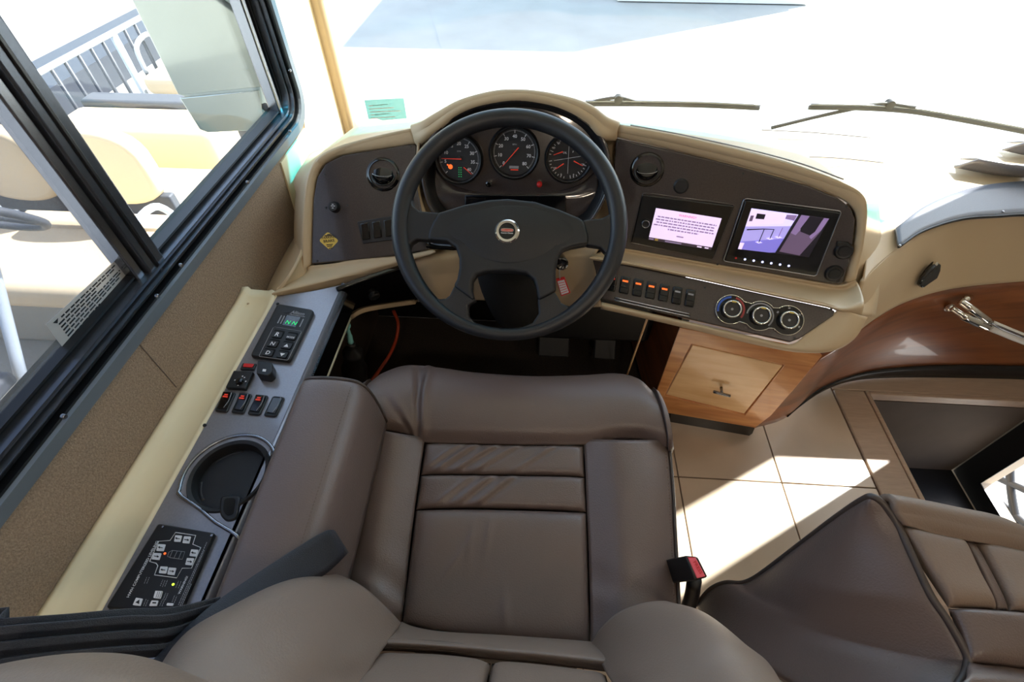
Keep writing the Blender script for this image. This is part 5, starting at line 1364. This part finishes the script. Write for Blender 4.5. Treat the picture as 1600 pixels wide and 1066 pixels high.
sl_ = crom([Vector((-.302 + .012 * (1 - y / .49), y, .6925)) for y in (.47, .3, .15, .0)], 90)
for a, b in zip(sl_, sl_[1:]):
    d_ = (b - a) * .6; w_ = Vector((.0008, 0, 0)); stv.append([a - w_ + Vector((0, 0, .001)), a + d_ - w_ + Vector((0, 0, .001)), a + d_ + w_ + Vector((0, 0, .001)), a + w_ + Vector((0, 0, .001))])
jmesh('armrest_stitching', stv, 'thread', seat)['kind'] = 'stuff'

# ================================================================== seat belt
sbt = thing('seat_belt', at_t(300, 975, .52), 'black woven seat belt lying over the left armrest', 'seat belt')
def strap(name, top, bot, m, n=30):
    A = crom(T_(top), n); B = crom(T_(bot), n)
    o = sobj(name, [A, B], n, 6, m, sbt, solid=.0018)
    return o
B0 = [(230, 1040, .50), (300, 972, .52), (345, 935, .545), (420, 884, .60), (495, 838, .645), (520, 828, .665), (528, 838, .72), (530, 846, .80)]
B1 = [(262, 1064, .50), (350, 1000, .52), (400, 965, .545), (455, 930, .60), (512, 895, .655), (542, 866, .685), (544, 864, .74), (542, 866, .80)]
strap('lap_strap', B0, B1, 'belt', 40)
A0 = [(-60, 975, .43), (0, 968, .44), (100, 961, .46), (200, 952, .49), (270, 950, .515), (345, 934, .55)]
A1 = [(-60, 1070, .43), (0, 1052, .44), (100, 1038, .46), (200, 1030, .49), (262, 1024, .515), (300, 1000, .55)]
strap('shoulder_strap', [V3(-.652, -.14, 1.01)] + A0, [V3(-.652, -.18, .98)] + A1, 'belt')
box('anchor', (-.659, -.21, .94), (-.645, -.11, 1.04), 'black', sbt, bevel=.004)
for a, b in ((.14, .30), (.43, .60), (.74, .86)):
    t0_ = [tuple(p[i] + (q[i] - p[i]) * a if i < 2 else p[2] - .004 for i in range(3)) for p, q in zip(A0, A1)]
    t1_ = [tuple(p[i] + (q[i] - p[i]) * b if i < 2 else p[2] - .004 for i in range(3)) for p, q in zip(A0, A1)]
    strap('strap_stripe', t0_, t1_, 'belt_light')

bkl = thing('seat_belt_buckle', at_z(1085, 900, .5), 'black seat belt buckle with red button right of the seat', 'buckle')
PQ = Plane(at_z(1085, 890, .575), Vector((.25, -.2, 1)))
pslab('housing', PQ, [(1071, 868), (1091, 870), (1107, 902), (1086, 908)], -.075, 0, 'black', bkl, bevel=.003)
bu = pslab('button', PQ, [(1075, 872.5), (1087, 872.5), (1102, 901), (1089, 904)], -.004, .0015, 'pink_red', bkl, bevel=.001)
pslab('button_edge', PQ, [(1074, 871), (1086, 871), (1090, 878), (1078, 877)], -.002, .0006, 'red', bkl)
ptext('button_text', 'PRESS', PQ, (1082, 879), (1093, 898), 'red', bu, .002)
tube('stalk', [PQ.p(1085, 905, -.07), PQ.p(1080, 935, -.12), PQ.p(1070, 960, -.18)], .012, 'black', bkl, n=8, seg=10)

# ================================================================== passenger seat
ps = thing('passenger_chair', (.62, .1, 0), 'brown leather passenger seat with piped edges at the right', 'seat')
pip = [(1089, 945, .958), (1110, 921, .93), (1134, 911, .90), (1162, 911, .87), (1190, 896, .845), (1250, 851, .78), (1306, 809, .71), (1348, 781, .66), (1365, 777, .645), (1383, 791, .64), (1404, 823, .632), (1425, 868, .612), (1453, 928, .59), (1481, 970, .575), (1509, 1019, .56), (1512, 1040, .555), (1500, 1066, .55), (1440, 1150, .52)]
P3 = T_(pip)
def sidepanel():
    up_ = crom(P3[8:], 40); lo_ = crom(list(reversed(P3[:9])) , 40)
    bl = T_([(1089, 945, .958), (1110, 985, .90), (1180, 1050, .80), (1260, 1150, .66)])
    # four-sided patch: lower-left piping vs right piping
    rows2 = []
    L = crom(P3[:9][::-1], 12); R2 = crom(P3[8:], 12)
    for i in range(12): rows2.append([L[i], L[i].lerp(R2[i], .33), L[i].lerp(R2[i], .67), R2[i]])
    return rows2
sn = (P3[12] - P3[8]).cross(P3[4] - P3[8]).normalized()
if sn.dot(CO - P3[8]) < 0: sn = -sn
sobj('side_panel', sidepanel(), 50, 60, 'leather', ps, disp=lambda u, v: sn * (.045 * math.sin(math.pi * u) ** .8 * min(1, v * 2.2)), solid=.012)
tube('piping', P3, .0045, 'piping', ps, n=110, seg=10)
bl = [P3[0], at_t(1120, 1010, .93), at_t(1180, 1100, .82)]
# top surface
tA = T_([(1383, 784, .645), (1446, 795, .655), (1495, 805, .66), (1547, 816, .665), (1590, 834, .67), (1660, 870, .68), (1940, 960, .70)])
tA0 = [p + Vector((0, .0, -.08)) for p in tA]
tB = T_([(1392, 800, .636), (1452, 812, .640), (1505, 824, .645), (1560, 834, .65), (1610, 850, .655), (1680, 890, .66), (1950, 980, .685)])
tC = T_([(1406, 820, .633), (1460, 833, .640), (1512, 842, .645), (1560, 850, .65), (1620, 866, .655), (1700, 900, .66), (1960, 990, .685)])
up3 = Vector((-.1, .1, 1)).normalized()
sobj('front_roll', [tA0, tA, tB, tC], 50, 24, 'leather_light', ps, solid=.01)
q1 = [(1407, 822, .634), (1435, 828, .636), (1475, 837, .640), (1507, 842, .643)]
q1b = [(1484, 948, .582), (1505, 949, .583), (1535, 951, .586), (1560, 953, .588)]
sobj('seat_panel', [T_(q1), T_([((a[0] + b[0]) / 2 - 3, (a[1] + b[1]) / 2, (a[2] + b[2]) / 2) for a, b in zip(q1, q1b)]), T_(q1b)], 30, 40, 'leather_light', ps, disp=puff(.014, up3, 6, .004), solid=.01)
q2 = [(1507, 842, .643), (1512, 843, .643), (1518, 845, .644), (1524, 846, .644)]
q2b = [(1560, 953, .588), (1566, 953, .588), (1573, 954, .589), (1580, 955, .589)]
sobj('seat_panel', [T_(q2), T_(q2b)], 10, 30, 'leather', ps, disp=puff(.004, up3, 3, .004), solid=.01)
q3 = [(1524, 846, .644), (1560, 852, .65), (1620, 868, .655), (1700, 902, .66), (1960, 992, .685)]
q3b = [(1580, 955, .589), (1610, 958, .59), (1660, 965, .595), (1740, 980, .60), (1980, 1045, .63)]
sobj('seat_panel', [T_(q3), T_([((a[0] + b[0]) / 2, (a[1] + b[1]) / 2, (a[2] + b[2]) / 2) for a, b in zip(q3, q3b)]), T_(q3b)], 30, 40, 'leather_light', ps, disp=puff(.014, up3, 6, .004), solid=.01)
q4 = [(1484, 949, .582), (1535, 953, .586), (1610, 960, .59), (1740, 982, .60), (1980, 1047, .63)]
q4m = [(1500, 990, .568), (1548, 992, .572), (1620, 998, .575), (1740, 1015, .585), (1980, 1080, .61)]
q4b = [(1514, 1035, .552), (1560, 1040, .555), (1625, 1048, .56), (1740, 1062, .57), (1980, 1130, .59)]
sobj('seat_panel', [T_(q4), T_(q4m), T_(q4b)], 40, 30, 'leather', ps, disp=puff(.014, up3, 6, .004), solid=.01)
q5b = [(1470, 1120, .52), (1560, 1120, .53), (1640, 1130, .54), (1740, 1150, .55), (1980, 1220, .57)]
sobj('back_panel', [T_(q4b), [(a + b) / 2 + up3 * .02 for a, b in zip(T_(q4b), T_(q5b))], T_(q5b)], 30, 20, 'leather', ps, solid=.01)
e5 = T_(q5b); e6 = [V3(x, -.18, .74) for x in (.47, .58, .70, .80, .93)]
sobj('seat_panel', [e5, [(a + b) / 2 for a, b in zip(e5, e6)], e6], 30, 20, 'leather', ps, solid=.01)
sd = [P3[-1], V3(.46, -.05, .72), V3(.465, -.18, .73)]
sobj('side_panel', [sd, [V3(p.x - .02, p.y, .45) for p in sd], [V3(p.x - .01, p.y, .12) for p in sd]], 20, 16, 'leather', ps, solid=.012)
box('seat_box', (.50, -.18, .10), (.88, .16, .62), 'leather', ps, bevel=.03, seg=4)
slab('backrest', roundpoly([V3(.46, -.17, .55), V3(.94, -.17, .55), V3(.92, -.30, 1.18), V3(.48, -.30, 1.18)], .06), (0, .97, .2), .12, 'leather_light', ps, bevel=.03, seg=4)
box('pedestal', (.55, -.1, .004), (.80, .12, .12), 'black', ps, bevel=.01)
